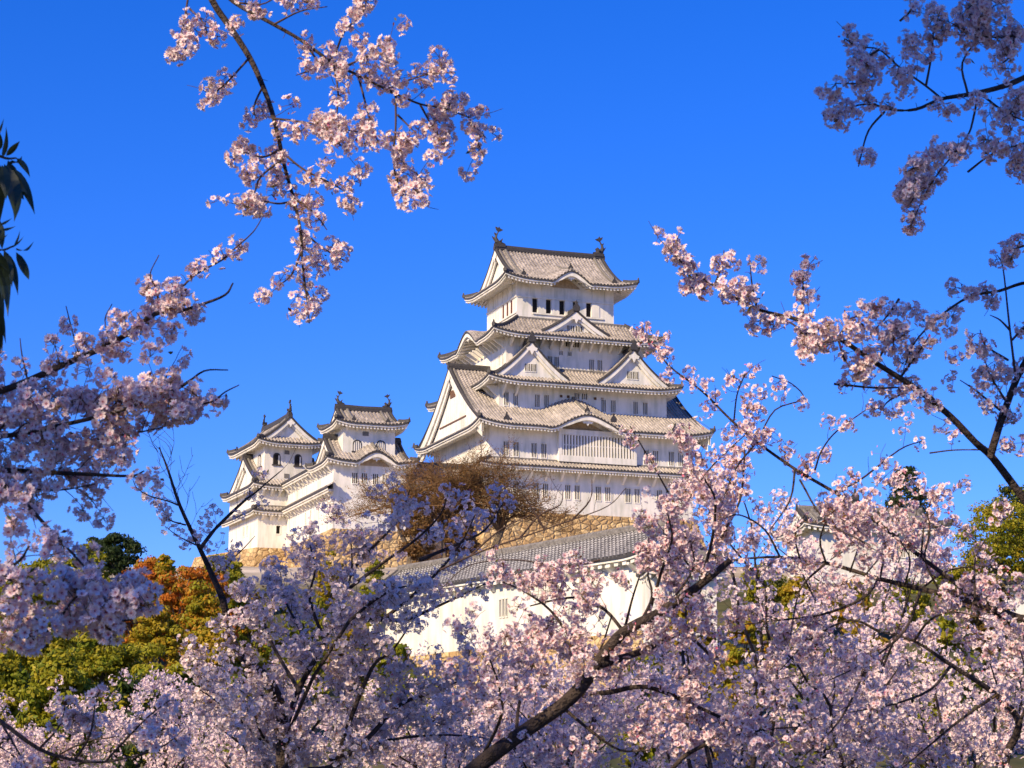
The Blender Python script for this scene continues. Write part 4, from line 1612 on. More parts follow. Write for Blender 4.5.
# ---- left tree: trunk outside the picture; one limb hangs in from above, others reach in from the left
TA = cherry('cherry_tree', (-3.25, 8.9, 0), (-3.0, 8.8, 2.1), .17, 'blossoming cherry whose branches hang in from the top left and reach in from the left')
fA = np.array([-3.0, 8.8, 2.1])
spur = dict(sp=.095, L0=.03, L1=.16, fsp=.075, up=.1)
L = Limb(TA)
pts = trace(Z7([(80, -130), (140, 0), (180, 60), (225, 130), (255, 195), (275, 250), (290, 310), (305, 380), (325, 450), (340, 520), (345, 600), (355, 680), (360, 730)]), 9.0, 8.6)
w_ = smooth([fA, (-2.95, 8.9, 4.2), (-2.55, 9.0, 5.6), (-1.95, 9.0, 5.75), pts[0]], 4)
L.mb.tube(np.vstack([w_[:-1], pts]), np.concatenate([np.linspace(.075, .016, len(w_) - 1), np.linspace(.016, .0028, len(pts))]), 'bark', 8)
for l, a in (([(280, 268), (340, 275), (420, 290), (480, 300)], .35), ([(300, 345), (350, 385), (420, 420), (470, 455)], .3), ([(340, 520), (390, 560), (440, 590)], .2),
             ([(325, 455), (290, 460), (250, 455), (215, 470)], .2), ([(290, 340), (255, 355), (215, 345), (195, 355)], .4), ([(225, 130), (170, 190), (120, 230)], .35),
             ([(345, 640), (370, 690), (385, 700)], .3), ([(345, 560), (320, 620), (285, 650)], .5), ([(255, 195), (235, 240), (240, 270)], .4), ([(325, 450), (370, 480), (400, 520)], .3),
             ([(300, 360), (250, 400), (235, 440), (210, 490)], .4)):
    q = L.stem(trace(Z7(l), 8.85, 8.75), .0055, .0022, 'twig_bark', 5)
    along(L.N, q, .058, a, 1.0)
    grow(L.mb, L.N, q, start=.25, **spur)
along(L.N, pts[18:], .14, .1, 1)
grow(L.mb, L.N, pts[14:], **spur)
L.done(nf=13, rad=.039, size=.94, blush=.25)
L = Limb(TA)
pts2 = trace(Z7([(120, -60), (190, 5), (270, 50), (340, 90), (410, 140), (470, 170), (540, 205), (610, 235), (665, 245), (720, 265)]), 8.95, 8.5)
L.arm(pts[1], (.5, 0, .3), pts2, .013, .0105, .0028, 4)
for l, a in (([(415, 145), (425, 210), (420, 290), (430, 330)], .35), ([(555, 215), (555, 290), (550, 360), (560, 420), (580, 460)], .3), ([(610, 235), (640, 290), (670, 340)], .2),
             ([(90, -30), (80, 30), (70, 80), (60, 130)], .4), ([(280, 55), (340, 25), (400, 15)], .9), ([(440, 150), (500, 125), (540, 120)], .4),
             ([(540, 200), (600, 175), (650, 165), (690, 165)], .35), ([(420, 120), (440, 70), (480, 30), (490, -10)], .4), ([(720, 265), (740, 320), (755, 355)], .1),
             ([(190, 5), (250, 10), (290, -10)], .3), ([(90, 20), (120, 50), (130, 80)], .5), ([(470, 170), (500, 280), (520, 330)], .5), ([(720, 265), (735, 290)], .1), ([(640, 240), (690, 220)], .1),
             ([(360, 110), (380, 150), (330, 170)], .4), ([(560, 260), (600, 300)], .4), ([(555, 370), (600, 390), (620, 420)], .3)):
    q = L.stem(trace(Z7(l), 8.8, 8.65), .0052, .0022, 'twig_bark', 5)
    along(L.N, q, .058, a, 1.0)
    grow(L.mb, L.N, q, start=.25, **spur)
along(L.N, pts2[14:], .15, .1, 1)
grow(L.mb, L.N, pts2[8:], **spur)
L.done(nf=13, rad=.039, size=.94, blush=.25)

dense = dict(sp=.036, L0=.05, L1=.26, fsp=.075, up=.25)
L = Limb(TA)
pts = trace([(-60, 420), (-20, 398), (18, 385), (63, 365), (116, 341), (155, 314), (176, 312), (200, 305), (225, 295), (233, 283)], 8.2, 8.0)
L.arm(fA, (.4, -.2, 1), pts, .045, .016, .003)
grow(L.mb, L.N, pts[:28], sp=.035, L0=.04, L1=.2, fsp=.075, up=.3)
along(L.N, pts[26:32], .1)
q = L.stem(trace([(140, 326), (160, 308), (172, 298), (195, 275), (222, 260), (233, 250), (253, 232), (263, 216)], 8.1), .006, .002, 'twig_bark', 5)
along(L.N, q, .07, .15, .78)
grow(L.mb, L.N, q[4:20], sp=.09, L0=.03, L1=.12, fsp=.08)
for l in (([(158, 310), (157, 290), (150, 275), (159, 255)]), ([(110, 343), (105, 320), (112, 304)]), ([(80, 358), (72, 330), (66, 306)]), ([(28, 382), (22, 355), (20, 338)]), ([(60, 366), (55, 345)])):
    q = L.stem(trace(l, 8.1), .004, .0018, 'twig_bark', 4)
    along(L.N, q, .08, .1, .62)
L.done(nf=14, rad=.040, size=.96, blush=.4)
L = Limb(TA)
pts = trace([(-60, 450), (-30, 440), (20, 434), (67, 424), (116, 412), (158, 396), (183, 386), (204, 371), (228, 370)], 8.0, 7.8)
L.arm(fA, (.4, -.4, .7), pts, .04, .012, .0022)
grow(L.mb, L.N, pts[:25], **dense)
along(L.N, pts[24:29], .1)
for l, e in (([(40, 445), (67, 444), (116, 436), (151, 430), (170, 425)], 1), ([(150, 400), (185, 405), (211, 402), (225, 392), (239, 385)], .6), ([(158, 396), (165, 380), (168, 372)], 1), ([(10, 436), (40, 415), (80, 400), (120, 398)], 1), ([(-10, 440), (20, 410), (50, 395)], 1), ([(170, 393), (190, 380), (202, 372)], .3), ([(110, 415), (118, 398), (118, 388)], .7)):
    q = L.stem(trace(l, 7.95, 7.85), .006, .002, 'twig_bark', 5)
    along(L.N, q, .08, .1, e)
    grow(L.mb, L.N, q[:max(4, int(len(q) * e))], sp=.07, L0=.04, L1=.16, fsp=.08)
L.done(nf=15, rad=.046, blush=.3)
L = Limb(TA)
pts = trace([(-60, 462), (-20, 468), (35, 472), (84, 474), (130, 476), (144, 471)], 7.9, 7.8)
L.arm(fA, (.5, -.5, .4), pts, .04, .014, .0025)
grow(L.mb, L.N, pts[:18], **dense)
q = L.stem(trace([(-20, 480), (20, 488), (60, 490), (95, 484)], 7.8), .007, .002, 'twig_bark', 5)
grow(L.mb, L.N, q, **dense)
L.done(nf=14, rad=.040, size=.96, blush=.35)
L = Limb(TA)
pts = trace([(-70, 440), (-10, 476), (0, 483), (23, 501), (50, 530), (72, 553), (88, 571)], 6.9, 6.6)
L.arm(fA, (.5, -.7, .2), pts, .035, .010, .0028)
along(L.N, pts[8:], .10)
grow(L.mb, L.N, pts[6:], sp=.09, L0=.04, L1=.15, fsp=.08, up=-.1)
q = L.stem(trace([(-60, 600), (-10, 577), (0, 573), (20, 560), (29, 546)], 6.6), .009, .003, 'bark', 5)
grow(L.mb, L.N, q, sp=.06, L0=.05, L1=.17, fsp=.07, up=.1)
L.done(nf=14, rad=.044, blush=.35)
L = Limb(TA)
pts = trace([(-80, 585), (-20, 596), (0, 600), (29, 609), (66, 620), (106, 622), (131, 620)], 6.5, 6.2)
L.arm((-3.05, 8.8, 1.7), (.5, -.8, .1), pts, .035, .010, .0028)
along(L.N, pts[14:], .12)
grow(L.mb, L.N, pts[4:20], sp=.10, L0=.04, L1=.12, fsp=.08, up=.5)
for l in ([(89, 619), (97, 602), (100, 586)], [(60, 618), (75, 598), (90, 588)], [(106, 622), (118, 606), (128, 596), (142, 590)], [(100, 590), (125, 600), (150, 605)], [(10, 605), (20, 625), (34, 640)], [(-15, 600), (8, 622), (16, 640)], [(-30, 560), (10, 580), (40, 585), (70, 582)], [(100, 620), (112, 634), (108, 640)]):
    q = L.stem(trace(l, 6.3, 6.2), .005, .002, 'twig_bark', 5)
    along(L.N, q, .075, .1, 1)
    grow(L.mb, L.N, q, sp=.09, L0=.03, L1=.11, fsp=.075, up=.1)
L.done(nf=14, rad=.044, blush=.35)
L = Limb(TA)
pts = trace([(-90, 690), (-30, 705), (0, 721), (39, 749), (75, 760), (105, 762), (140, 755)], 8.1, 7.7)
L.arm((-3.1, 8.8, 1.5), (.5, -.6, .2), pts, .035, .011, .003)
for l in ([(0, 721), (20, 755), (40, 790)], [(75, 760), (90, 735), (95, 705), (100, 690)], [(105, 762), (130, 735), (150, 715), (170, 700)], [(39, 749), (60, 725), (66, 700)], [(140, 755), (165, 745), (185, 728)]):
    q = L.stem(trace(l, 7.8, 7.7), .005, .002, 'twig_bark', 5)
    along(L.N, q, .10, .4, 1)
    grow(L.mb, L.N, q, sp=.13, L0=.03, L1=.14, fsp=.09, up=.3, start=.3)
L.done(nf=13, rad=.042, blush=.35)
# upper limbs of the same tree, beyond the left of the picture: they shade the lower ones
for k, e in enumerate([(-4.6, 7.2, 5.2), (-5.6, 9.2, 5.6), (-4.6, 5.0, 5.6), (-5.2, 5.6, 6.2)]):
    L = Limb(TA)
    q = L.stem(bez(fA, (0, 0, 1), e, 9), .05, .008)
    grow(L.mb, L.N, q, sp=.13, L0=.4, L1=1.0, lvl=2, fsp=.16, start=.6)
    L.done(nf=14, rad=.05, size=1.15, lod=1, pedicel=False, leaf=0)

# ---- dark-stemmed cherry left of the middle
TB = cherry('cherry_tree', (*at(282, 790, 15)[:2], 0), at(282, 800, 15), .10, 'dark stemmed cherry in bluish shade leaning left of the middle below the castle')
fB = at(282, 800, 15)
fine = dict(sp=.075, L0=.10, L1=.36, fsp=.085, up=.35)
L = Limb(TB)
pts = trace([(282, 800), (282, 740), (280, 706), (266, 678), (247, 662), (232, 640), (223, 601), (212, 575), (200, 549), (180, 506), (168, 470), (159, 447)], 15, 14.6)
L.stem(pts, .048, .004)
grow(L.mb, L.N, pts[14:34], sp=.10, L0=.12, L1=.38, fsp=.10, up=.3)
q = L.stem(trace([(200, 549), (208, 538), (218, 526), (243, 502), (256, 492), (270, 480), (282, 470)], 14.7), .016, .003, 'bark', 6)
grow(L.mb, L.N, q[6:20], sp=.09, L0=.08, L1=.22, fsp=.10, up=.2)
grow(L.mb, [], q[4:], sp=.16, L0=.1, L1=.35, up=.6)
q = L.stem(trace([(223, 572), (232, 560), (243, 549), (255, 536)], 14.7), .008, .002, 'twig_bark', 5)
q = L.stem(trace([(178, 505), (168, 501), (150, 496), (137, 488), (133, 480)], 14.6), .007, .002, 'twig_bark', 5)
grow(L.mb, [], q, sp=.2, L0=.05, L1=.2, up=.5)
grow(L.mb, [], pts[34:], sp=.07, L0=.12, L1=.4, lvl=2, up=.6)
q = L.stem(trace([(186, 525), (170, 520), (163, 510), (158, 500)], 14.6), .006, .002, 'twig_bark', 5)
along(L.N, q, .10, .2, 1)
grow(L.mb, L.N, q, sp=.12, L0=.05, L1=.16, fsp=.09)
q = L.stem(trace([(196, 545), (178, 536), (165, 526)], 14.6), .006, .002, 'twig_bark', 5)
along(L.N, q, .10, .2, 1)
grow(L.mb, L.N, q, sp=.12, L0=.05, L1=.16, fsp=.09)
L.done(nf=12, rad=.05, size=1.03, lod=1, blush=.3)
bl = [[(280, 745), (298, 692), (312, 665), (325, 642), (338, 619), (347, 590), (352, 565), (350, 533)],
      [(312, 665), (300, 630), (285, 600), (280, 570)], [(338, 619), (360, 619), (384, 619), (405, 620), (429, 610), (462, 595), (497, 578)],
      [(330, 768), (366, 740), (400, 705), (440, 690), (480, 670)], [(340, 768), (345, 735), (372, 668), (392, 651), (416, 616)],
      [(300, 692), (270, 640), (262, 610), (255, 590)], [(352, 570), (375, 545), (398, 520), (410, 490)], [(347, 590), (380, 565), (415, 540), (440, 515), (448, 492)],
      [(384, 619), (430, 580), (460, 545), (475, 515)], [(420, 560), (455, 545), (485, 530), (505, 500)], [(325, 642), (310, 600), (315, 570), (310, 545)], [(282, 760), (240, 720), (215, 700), (200, 690)],
      [(350, 620), (375, 600), (398, 588), (425, 585)], [(282, 770), (320, 720), (350, 690), (370, 680)], [(283, 760), (262, 735), (250, 700), (240, 690)], [(330, 760), (390, 740), (450, 735), (500, 740)]]
for k, l in enumerate(bl):
    L = Limb(TB)
    q = trace(l, 14.9 + R_.normal(0, .4), 14.6 + R_.normal(0, .7))
    if k not in (1, 2, 5, 6, 7, 8, 9, 10, 15):
        q = np.vstack([bez(fB, (0, 0, 1), q[0], 4)[:-1], q])
    L.stem(q, .026 if k in (0, 2, 3, 4) else .014, .0035)
    bare = k == 2
    sd = dict(fine)
    if k in (6, 7, 8, 9):
        sd.update(sp=.085, L0=.08, L1=.28)
    grow(L.mb, L.N, q[int(len(q) * (.5 if bare else .18)):], lvl=1 if k in (2, 6, 7, 8, 9) else 2, **sd)
    L.done(nf=12, rad=.052, size=1.03, lod=1, blush=.6 if k in (6, 7, 8, 9) else .3)

# ---- middle cherry with the thick dark limb rising to the right
TC = cherry('cherry_tree', (*at(440, 800, 11.5)[:2], 0), at(452, 792, 11.5), .13, 'cherry with a thick dark limb rising right from the bottom middle')
fC = at(452, 792, 11.5)
L = Limb(TC)
pts = trace([(452, 792), (476, 768), (516, 737), (572, 697), (600, 660), (624, 632), (657, 614), (690, 592), (709, 578), (730, 560)], 11.5, 11.6)
L.stem(pts, .046, .016)
grow(L.mb, L.N, pts[4:], sp=.12, L0=.12, L1=.4, lvl=2, fsp=.11)
L.done(nf=12, rad=.046, size=1.0, blush=.5, leaf=.6)
cl = [([(600, 665), (640, 652), (665, 640), (683, 634), (705, 650), (720, 670)], .022), ([(572, 697), (610, 692), (647, 687), (696, 706), (741, 729), (783, 763), (800, 790)], .016),
      ([(660, 790), (680, 760), (707, 744), (734, 736), (770, 729), (801, 727)], .014), ([(624, 632), (605, 610), (580, 598), (555, 600), (530, 606)], .010),
      ([(650, 610), (662, 570), (672, 540), (668, 515)], .010), ([(700, 584), (712, 540), (715, 500), (705, 480)], .010),
      ([(516, 737), (520, 700), (535, 660), (545, 640), (548, 622)], .010), ([(476, 768), (500, 720), (500, 690), (490, 660)], .010), ([(560, 705), (590, 730), (620, 750), (650, 750)], .010),
      ([(709, 578), (720, 540), (740, 500), (745, 450)], .010), ([(600, 660), (570, 645), (556, 630)], .009), ([(572, 640), (550, 610), (525, 592), (503, 582)], .008), ([(640, 624), (652, 596), (648, 570), (662, 546)], .008), ([(657, 614), (680, 590), (694, 565), (690, 540)], .008), ([(624, 632), (632, 600), (640, 575)], .008), ([(545, 715), (580, 680), (600, 650), (612, 615)], .009)]
for l, r0 in cl:
    L = Limb(TC)
    q = trace(l, 11.5 + R_.normal(0, .1), 11.3 + R_.normal(0, .4))
    L.stem(q, r0, .004)
    grow(L.mb, L.N, q[3:], lvl=2, sp=.095, L0=.10, L1=.36, fsp=.095, up=.3)
    L.done(nf=12, rad=.046, size=1.0, blush=.55, leaf=.65)
L = Limb(TC)                    # thin leafless shoots before the keep's stone base
for l in ([(600, 560), (560, 568), (520, 560), (470, 565), (440, 590)], [(440, 570), (480, 552), (520, 538), (572, 520), (608, 506), (626, 488)], [(520, 538), (540, 515), (560, 505), (563, 490)],
          [(545, 530), (530, 505), (520, 490)], [(572, 520), (590, 500), (592, 480)], [(470, 556), (500, 530), (530, 515)]):
    q = L.stem(trace(l, 12.4), .0065, .002, 'twig_bark', 5)
    grow(L.mb, [], q, sp=.14, L0=.05, L1=.2, up=.5)
L.done(name='bare_limb')

# ---- right tree: trunk outside the picture
TD = cherry('cherry_tree', (3.35, 9.3, 0), (3.1, 9.3, 1.9), .16, 'blossoming cherry reaching in against the sky from the right edge and the top right')
fD = np.array([3.1, 9.3, 1.9])
L = Limb(TD)
pts = trace(Z8([(860, 90), (740, 140), (680, 165), (620, 180), (560, 190), (510, 210), (460, 210), (420, 195)]), 8.9, 8.5)
L.arm(fD, (.1, 0, 1), pts, .055, .015, .003, 12)
for l, a in (([(630, 180), (620, 230), (610, 260), (580, 300), (555, 330), (525, 380), (500, 435)], .35), ([(560, 190), (530, 165), (480, 130), (440, 95), (400, 90), (375, 75)], .3),
             ([(530, 165), (540, 110), (545, 60), (560, 15)], .3), ([(840, 30), (740, 60), (690, 70), (640, 70), (600, 55), (570, 40)], .2), ([(450, 215), (420, 250), (405, 300), (400, 320)], .82),
             ([(610, 180), (600, 120), (640, 60), (660, 10)], .3), ([(640, 185), (690, 220), (745, 240)], .2), ([(610, 330), (650, 300), (700, 280), (745, 270)], .2), ([(430, 155), (400, 160), (355, 160)], .1),
             ([(470, 210), (410, 200), (370, 215), (345, 225)], .4), ([(480, 40), (500, 20), (520, -20)], .1), ([(700, 70), (690, 110), (660, 130)], .2), ([(590, 290), (540, 310), (490, 330)], .3),
             ([(545, 340), (520, 360), (500, 390)], .2), ([(440, 95), (400, 120), (380, 130)], .2), ([(720, 320), (700, 325)], 0), ([(480, 130), (470, 150)], .3), ([(620, 50), (600, 30), (640, -10)], .2), ([(740, 140), (700, 200), (660, 240)], .3)):
    q = L.stem(trace(Z8(l), 8.75, 8.6), .0055, .0022, 'twig_bark', 5)
    along(L.N, q, .06, a, 1.0)
    if a < .8:
        grow(L.mb, L.N, q, start=a, **spur)
grow(L.mb, L.N, pts[8:], **spur)
L.done(nf=14, rad=.041, size=.96, blush=.35)
L = Limb(TD)
pts = trace([(1090, 600), (1060, 545), (1024, 499), (992, 457), (976, 443), (949, 415), (915, 388), (876, 363), (838, 338), (799, 320), (757, 309), (722, 290), (692, 272), (672, 252)], 9.6, 9.0)
L.arm(fD, (-.1, 0, 1), pts, .045, .021, .0026, 4)
d2 = dict(sp=.034, L0=.04, L1=.19, fsp=.075, up=.25)
grow(L.mb, L.N, pts[28:], **d2)
grow(L.mb, L.N, pts[16:28], sp=.12, L0=.05, L1=.2, fsp=.09)
for l, a in (([(803, 320), (803, 292), (803, 261)], .2), ([(757, 309), (752, 285), (750, 262)], .2), ([(715, 285), (722, 265), (724, 250)], .3), ([(899, 299), (888, 315), (870, 335)], .1), ([(834, 384), (876, 388), (907, 388), (930, 395)], .1),
             ([(876, 363), (888, 345), (905, 335)], .3), ([(900, 378), (920, 350), (930, 335)], .3), ([(838, 338), (850, 320), (860, 315)], .3), ([(838, 338), (845, 360), (860, 375)], .3), ([(915, 388), (890, 400), (880, 412)], .4), ([(799, 320), (815, 345), (830, 352)], .4), ([(780, 316), (800, 330), (812, 350)], .4)):
    q = L.stem(trace(l, 9.2, 9.1), .006, .002, 'twig_bark', 5)
    along(L.N, q, .08, a, 1)
    grow(L.mb, L.N, q, start=a, **spur)
L.done(nf=14, rad=.041, size=.96, blush=.35)
L = Limb(TD)
pts = trace([(1060, 300), (1030, 283), (999, 291), (969, 297), (938, 318), (915, 342), (905, 365)], 9.2, 9.0)
L.arm(fD, (.2, 0, 1), pts, .03, .009, .0025, 6)
grow(L.mb, L.N, pts[8:], sp=.055, L0=.05, L1=.18, fsp=.085)
q = L.stem(trace([(990, 457), (995, 440), (1003, 415), (1018, 376), (1035, 345), (1060, 300)], 9.4), .018, .012, 'bark', 6)
grow(L.mb, L.N, q, sp=.1, L0=.08, L1=.26, fsp=.09)
for l, a in (([(1015, 372), (1009, 322), (1003, 268), (997, 255)], .86), ([(1040, 240), (1012, 250), (1000, 254)], .4), ([(1010, 330), (1000, 320), (990, 315)], .9), ([(1008, 360), (985, 345), (980, 330)], .5), ([(1012, 340), (1022, 330), (1030, 328)], .2), ([(1000, 410), (975, 390), (960, 380)], .2), ([(1005, 400), (990, 375), (985, 360)], .4)):
    q = L.stem(trace(l, 9.2), .006, .002, 'twig_bark', 5)
    along(L.N, q, .07, a, 1)
    grow(L.mb, L.N, q, start=a, **spur)
L.done(nf=14, rad=.041, size=.96, blush=.45)

for e in ((4.6, 8.6, 4.6), (4.2, 10.4, 5.2), (5.2, 9.8, 4.0), (3.9, 8.2, 5.4)):     # its far side, right of the picture
    L = Limb(TD)
    q = L.stem(bez(fD, (0, 0, 1), e, 9), .04, .008)
    grow(L.mb, L.N, q, sp=.15, L0=.35, L1=.8, lvl=2, fsp=.16, start=.5)
    L.done(nf=13, rad=.05, size=1.1, lod=1, pedicel=False, leaf=.2)

# ---- second right tree, a little farther: the dense pink mass
TF = cherry('cherry_tree', (3.55, 12.2, 0), (3.3, 12.1, 2.0), .16, 'densest pink cherry arching over the lower right corner before the turret')
fF = np.array([3.3, 12.1, 2.0])
fl = [([(1080, 690), (1040, 650), (975, 598), (921, 557), (868, 515), (834, 492), (795, 469), (757, 442), (730, 419), (703, 392), (668, 365), (657, 347), (640, 335)], .028, 1),
      ([(1080, 640), (1040, 625), (975, 603), (921, 589), (880, 579), (826, 563), (780, 557), (732, 560), (690, 567)], .030, 1),
      ([(1010, 800), (1000, 768), (1019, 725), (996, 695), (951, 665), (914, 641), (880, 632)], .040, 1),
      ([(880, 579), (860, 600), (820, 615), (780, 620), (740, 625)], .012, 0), ([(921, 589), (905, 630), (870, 660), (830, 680)], .012, 0), ([(951, 665), (930, 690), (890, 705), (850, 712)], .012, 0),
      ([(868, 515), (850, 545), (830, 560)], .010, 0), ([(921, 557), (925, 520), (935, 490)], .008, 0), ([(975, 598), (975, 560), (985, 540)], .008, 0), ([(996, 695), (960, 720), (930, 745), (900, 770)], .012, 0),
      ([(826, 563), (800, 590), (790, 640)], .009, 0), ([(795, 469), (790, 500), (770, 530)], .009, 0), ([(834, 492), (860, 480), (899, 450), (922, 441)], .009, 0), ([(757, 442), (735, 470), (720, 510)], .008, 0),
      ([(815, 470), (822, 450), (838, 430), (876, 403)], .007, 0), ([(757, 442), (775, 410), (803, 399), (792, 384), (772, 376)], .006, 0), ([(734, 420), (737, 395), (745, 374)], .006, 0), ([(684, 507), (707, 472), (734, 445), (745, 435)], .006, 0),
      ([(668, 492), (653, 465), (630, 426)], .006, 0), ([(1019, 725), (1030, 690), (1020, 650)], .012, 0), ([(880, 632), (850, 620), (810, 640), (780, 670)], .010, 0), ([(780, 557), (765, 530), (740, 515), (720, 520)], .008, 0), ([(690, 567), (670, 540), (655, 520)], .007, 0),
      ([(930, 453), (955, 450), (985, 450)], .006, 0), ([(921, 589), (950, 570), (1000, 565)], .008, 0), ([(914, 641), (930, 620), (955, 612), (990, 620)], .010, 0), ([(870, 660), (840, 720), (800, 760)], .010, 0), ([(800, 480), (825, 520), (870, 545)], .008, 0), ([(826, 563), (820, 540), (830, 515), (845, 505)], .008, 0), ([(880, 579), (885, 545), (880, 520), (895, 500)], .008, 0), ([(940, 592), (925, 560), (930, 530), (925, 505)], .008, 0), ([(800, 560), (795, 535), (805, 515)], .007, 0), ([(850, 572), (858, 545), (850, 525)], .007, 0), ([(905, 585), (910, 560), (900, 540)], .007, 0)]
for k, (l, r0, st) in enumerate(fl):
    L = Limb(TF)
    q = trace(l, 11.9 + R_.normal(0, .15), 11.6 + R_.normal(0, .45))
    if st:
        q = np.vstack([bez(fF if k < 2 else (3.45, 12.15, 1.2), (-.2, 0, 1), q[0], 4)[:-1], q])
    L.stem(q, r0 * (.55 if k == 0 else .8), .003)
    if k == 0:
        grow(L.mb, L.N, q[6:36], lvl=2, sp=.10, L0=.1, L1=.34, fsp=.10, up=.2)
        grow(L.mb, L.N, q[36:], sp=.055, L0=.05, L1=.19, fsp=.08, up=.25)
    elif 12 <= k <= 18 or k == 23:
        grow(L.mb, L.N, q[3:], sp=.12, L0=.04, L1=.16, fsp=.10)
    else:
        grow(L.mb, L.N, q[4:], lvl=2, sp=.14, L0=.10, L1=.38, fsp=.105, up=.2)
    L.done(nf=12, rad=.046, size=1.0, lod=0, blush=.6, leaf=.7)


# ---- cherries farther off whose crowns fill the foot of the picture
def crown_tree(px, D, cx, cy, rx, ry, nl, label, sp=.15, tw=(.2, .6), fsp=.11, nf=12, blush=.55, dy=1.2):
    b = at(px, 800, D)
    t = cherry('cherry_tree', (b[0], D, 0), (b[0] + R_.normal(0, .1), D, 1.35), .11, label)
    f = np.array([b[0], D, 1.35])
    for k in range(nl):
        a = R_.uniform(0, 2 * math.pi)
        rr = R_.uniform(.15, 1) ** .5
        e = at(cx + rx * rr * math.cos(a), cy + ry * rr * math.sin(a), D + R_.normal(0, dy))
        L = Limb(t)
        q = bez(f, (R_.normal(0, .4), R_.normal(0, .3), 1), e, 10)
        L.stem(q, .021, .005)
        grow(L.mb, L.N, q, lvl=2, sp=sp, L0=tw[0], L1=tw[1], fsp=fsp, start=.25, up=.25)
        L.done(nf=nf, rad=.055, size=1.02, lod=1, blush=blush, pedicel=False, leaf=.3)


crown_tree(40, 24, 40, 735, 110, 38, 9, 'sunlit pink cherry farther off in the bottom left corner')
crown_tree(170, 26, 165, 720, 95, 48, 9, 'sunlit pink cherry farther off, second from the bottom left corner')
crown_tree(250, 23, 250, 725, 80, 45, 11, 'pink cherry farther off behind the dark stemmed shaded cherry')
crown_tree(440, 21, 420, 730, 100, 45, 11, 'lilac cherry farther off at the bottom between shaded and thick limbed cherries', blush=.4)
crown_tree(560, 20, 560, 715, 85, 55, 11, 'pink cherry farther off under the long storehouse', blush=.5)
crown_tree(490, 27, 490, 680, 70, 38, 9, 'pale cherry farthest off, just below the orange stone wall')
crown_tree(690, 18, 700, 700, 90, 65, 8, 'pink cherry behind the thick limbed one at lower right of the middle', blush=.7)
crown_tree(830, 16.5, 830, 690, 100, 75, 7, 'pink cherry behind the lower right arch, left half', blush=.5)
crown_tree(970, 17, 965, 690, 90, 75, 8, 'pink cherry behind the lower right arch, at the right edge', blush=.5)
crown_tree(880, 19, 865, 565, 105, 45, 9, 'pink cherry whose top veils the half hidden turret', blush=.7, sp=.24)
crown_tree(730, 16, 725, 530, 45, 60, 5, 'tall pink cherry veiling the right end of the keep', blush=.6, sp=.26)


# ------------------------------------------------------------------ tall evergreen left of the picture, one leafy spray hanging into it; an unseen tree added for shade
def added_shade_tree():  # out-of-view tree, put in only to cast shade on the blossom
    root = empty('evergreen_tree', (-5.9, 1.2, 0), 0, 'unseen evergreen added left of the camera to shade lower left and top right blossom', 'tree')
    tb = MB()
    tp = smooth([(0, 0, -.3), (.1, 0, 2), (.2, -.1, 4), (.3, 0, 7)], 4)
    tb.tube(tp, np.linspace(.22, .06, len(tp)), 'bark', 9)
    cr = MB()
    for i in range(56):
        v = rdir(1)[0] * R_.uniform(.3, 1) ** .5 * np.array([2.2, 2.2, 2.3]) + [.2, .3, 6.0]
        if i < 20:
            tb.tube(bez(tp[R_.integers(5, 12)], (0, 0, 1), v, 6), np.linspace(.05, .012, 6), 'bark', 4)
        q = rdir(200)
        leaves(cr, v + q * .65 * R_.uniform(.2, 1.05, (200, 1)), q, .14, [(.02, .035, .012), (.03, .05, .015)], 'glossy_leaf', .42)
    up_ = smooth([tp[-1], (.45, 0, 8.4), (.6, -.1, 10), (.7, -.2, 11.4)], 3)
    tb.tube(up_, np.linspace(.06, .03, len(up_)), 'bark', 7)
    for i in range(34):  # small upper crown shaped to shade the top right blossom
        v = rdir(1)[0] * R_.uniform(.2, 1) ** .5 * np.array([.8, .9, .75]) + [.7, -.2, 11.35]
        q = rdir(170)
        leaves(cr, v + q * .5 * R_.uniform(.2, 1.05, (170, 1)), q, .14, [(.02, .035, .012), (.03, .05, .015)], 'glossy_leaf', .42)
    tb.build('trunk', root, smooth=True)
    cr.build('crown', root, tint=True)


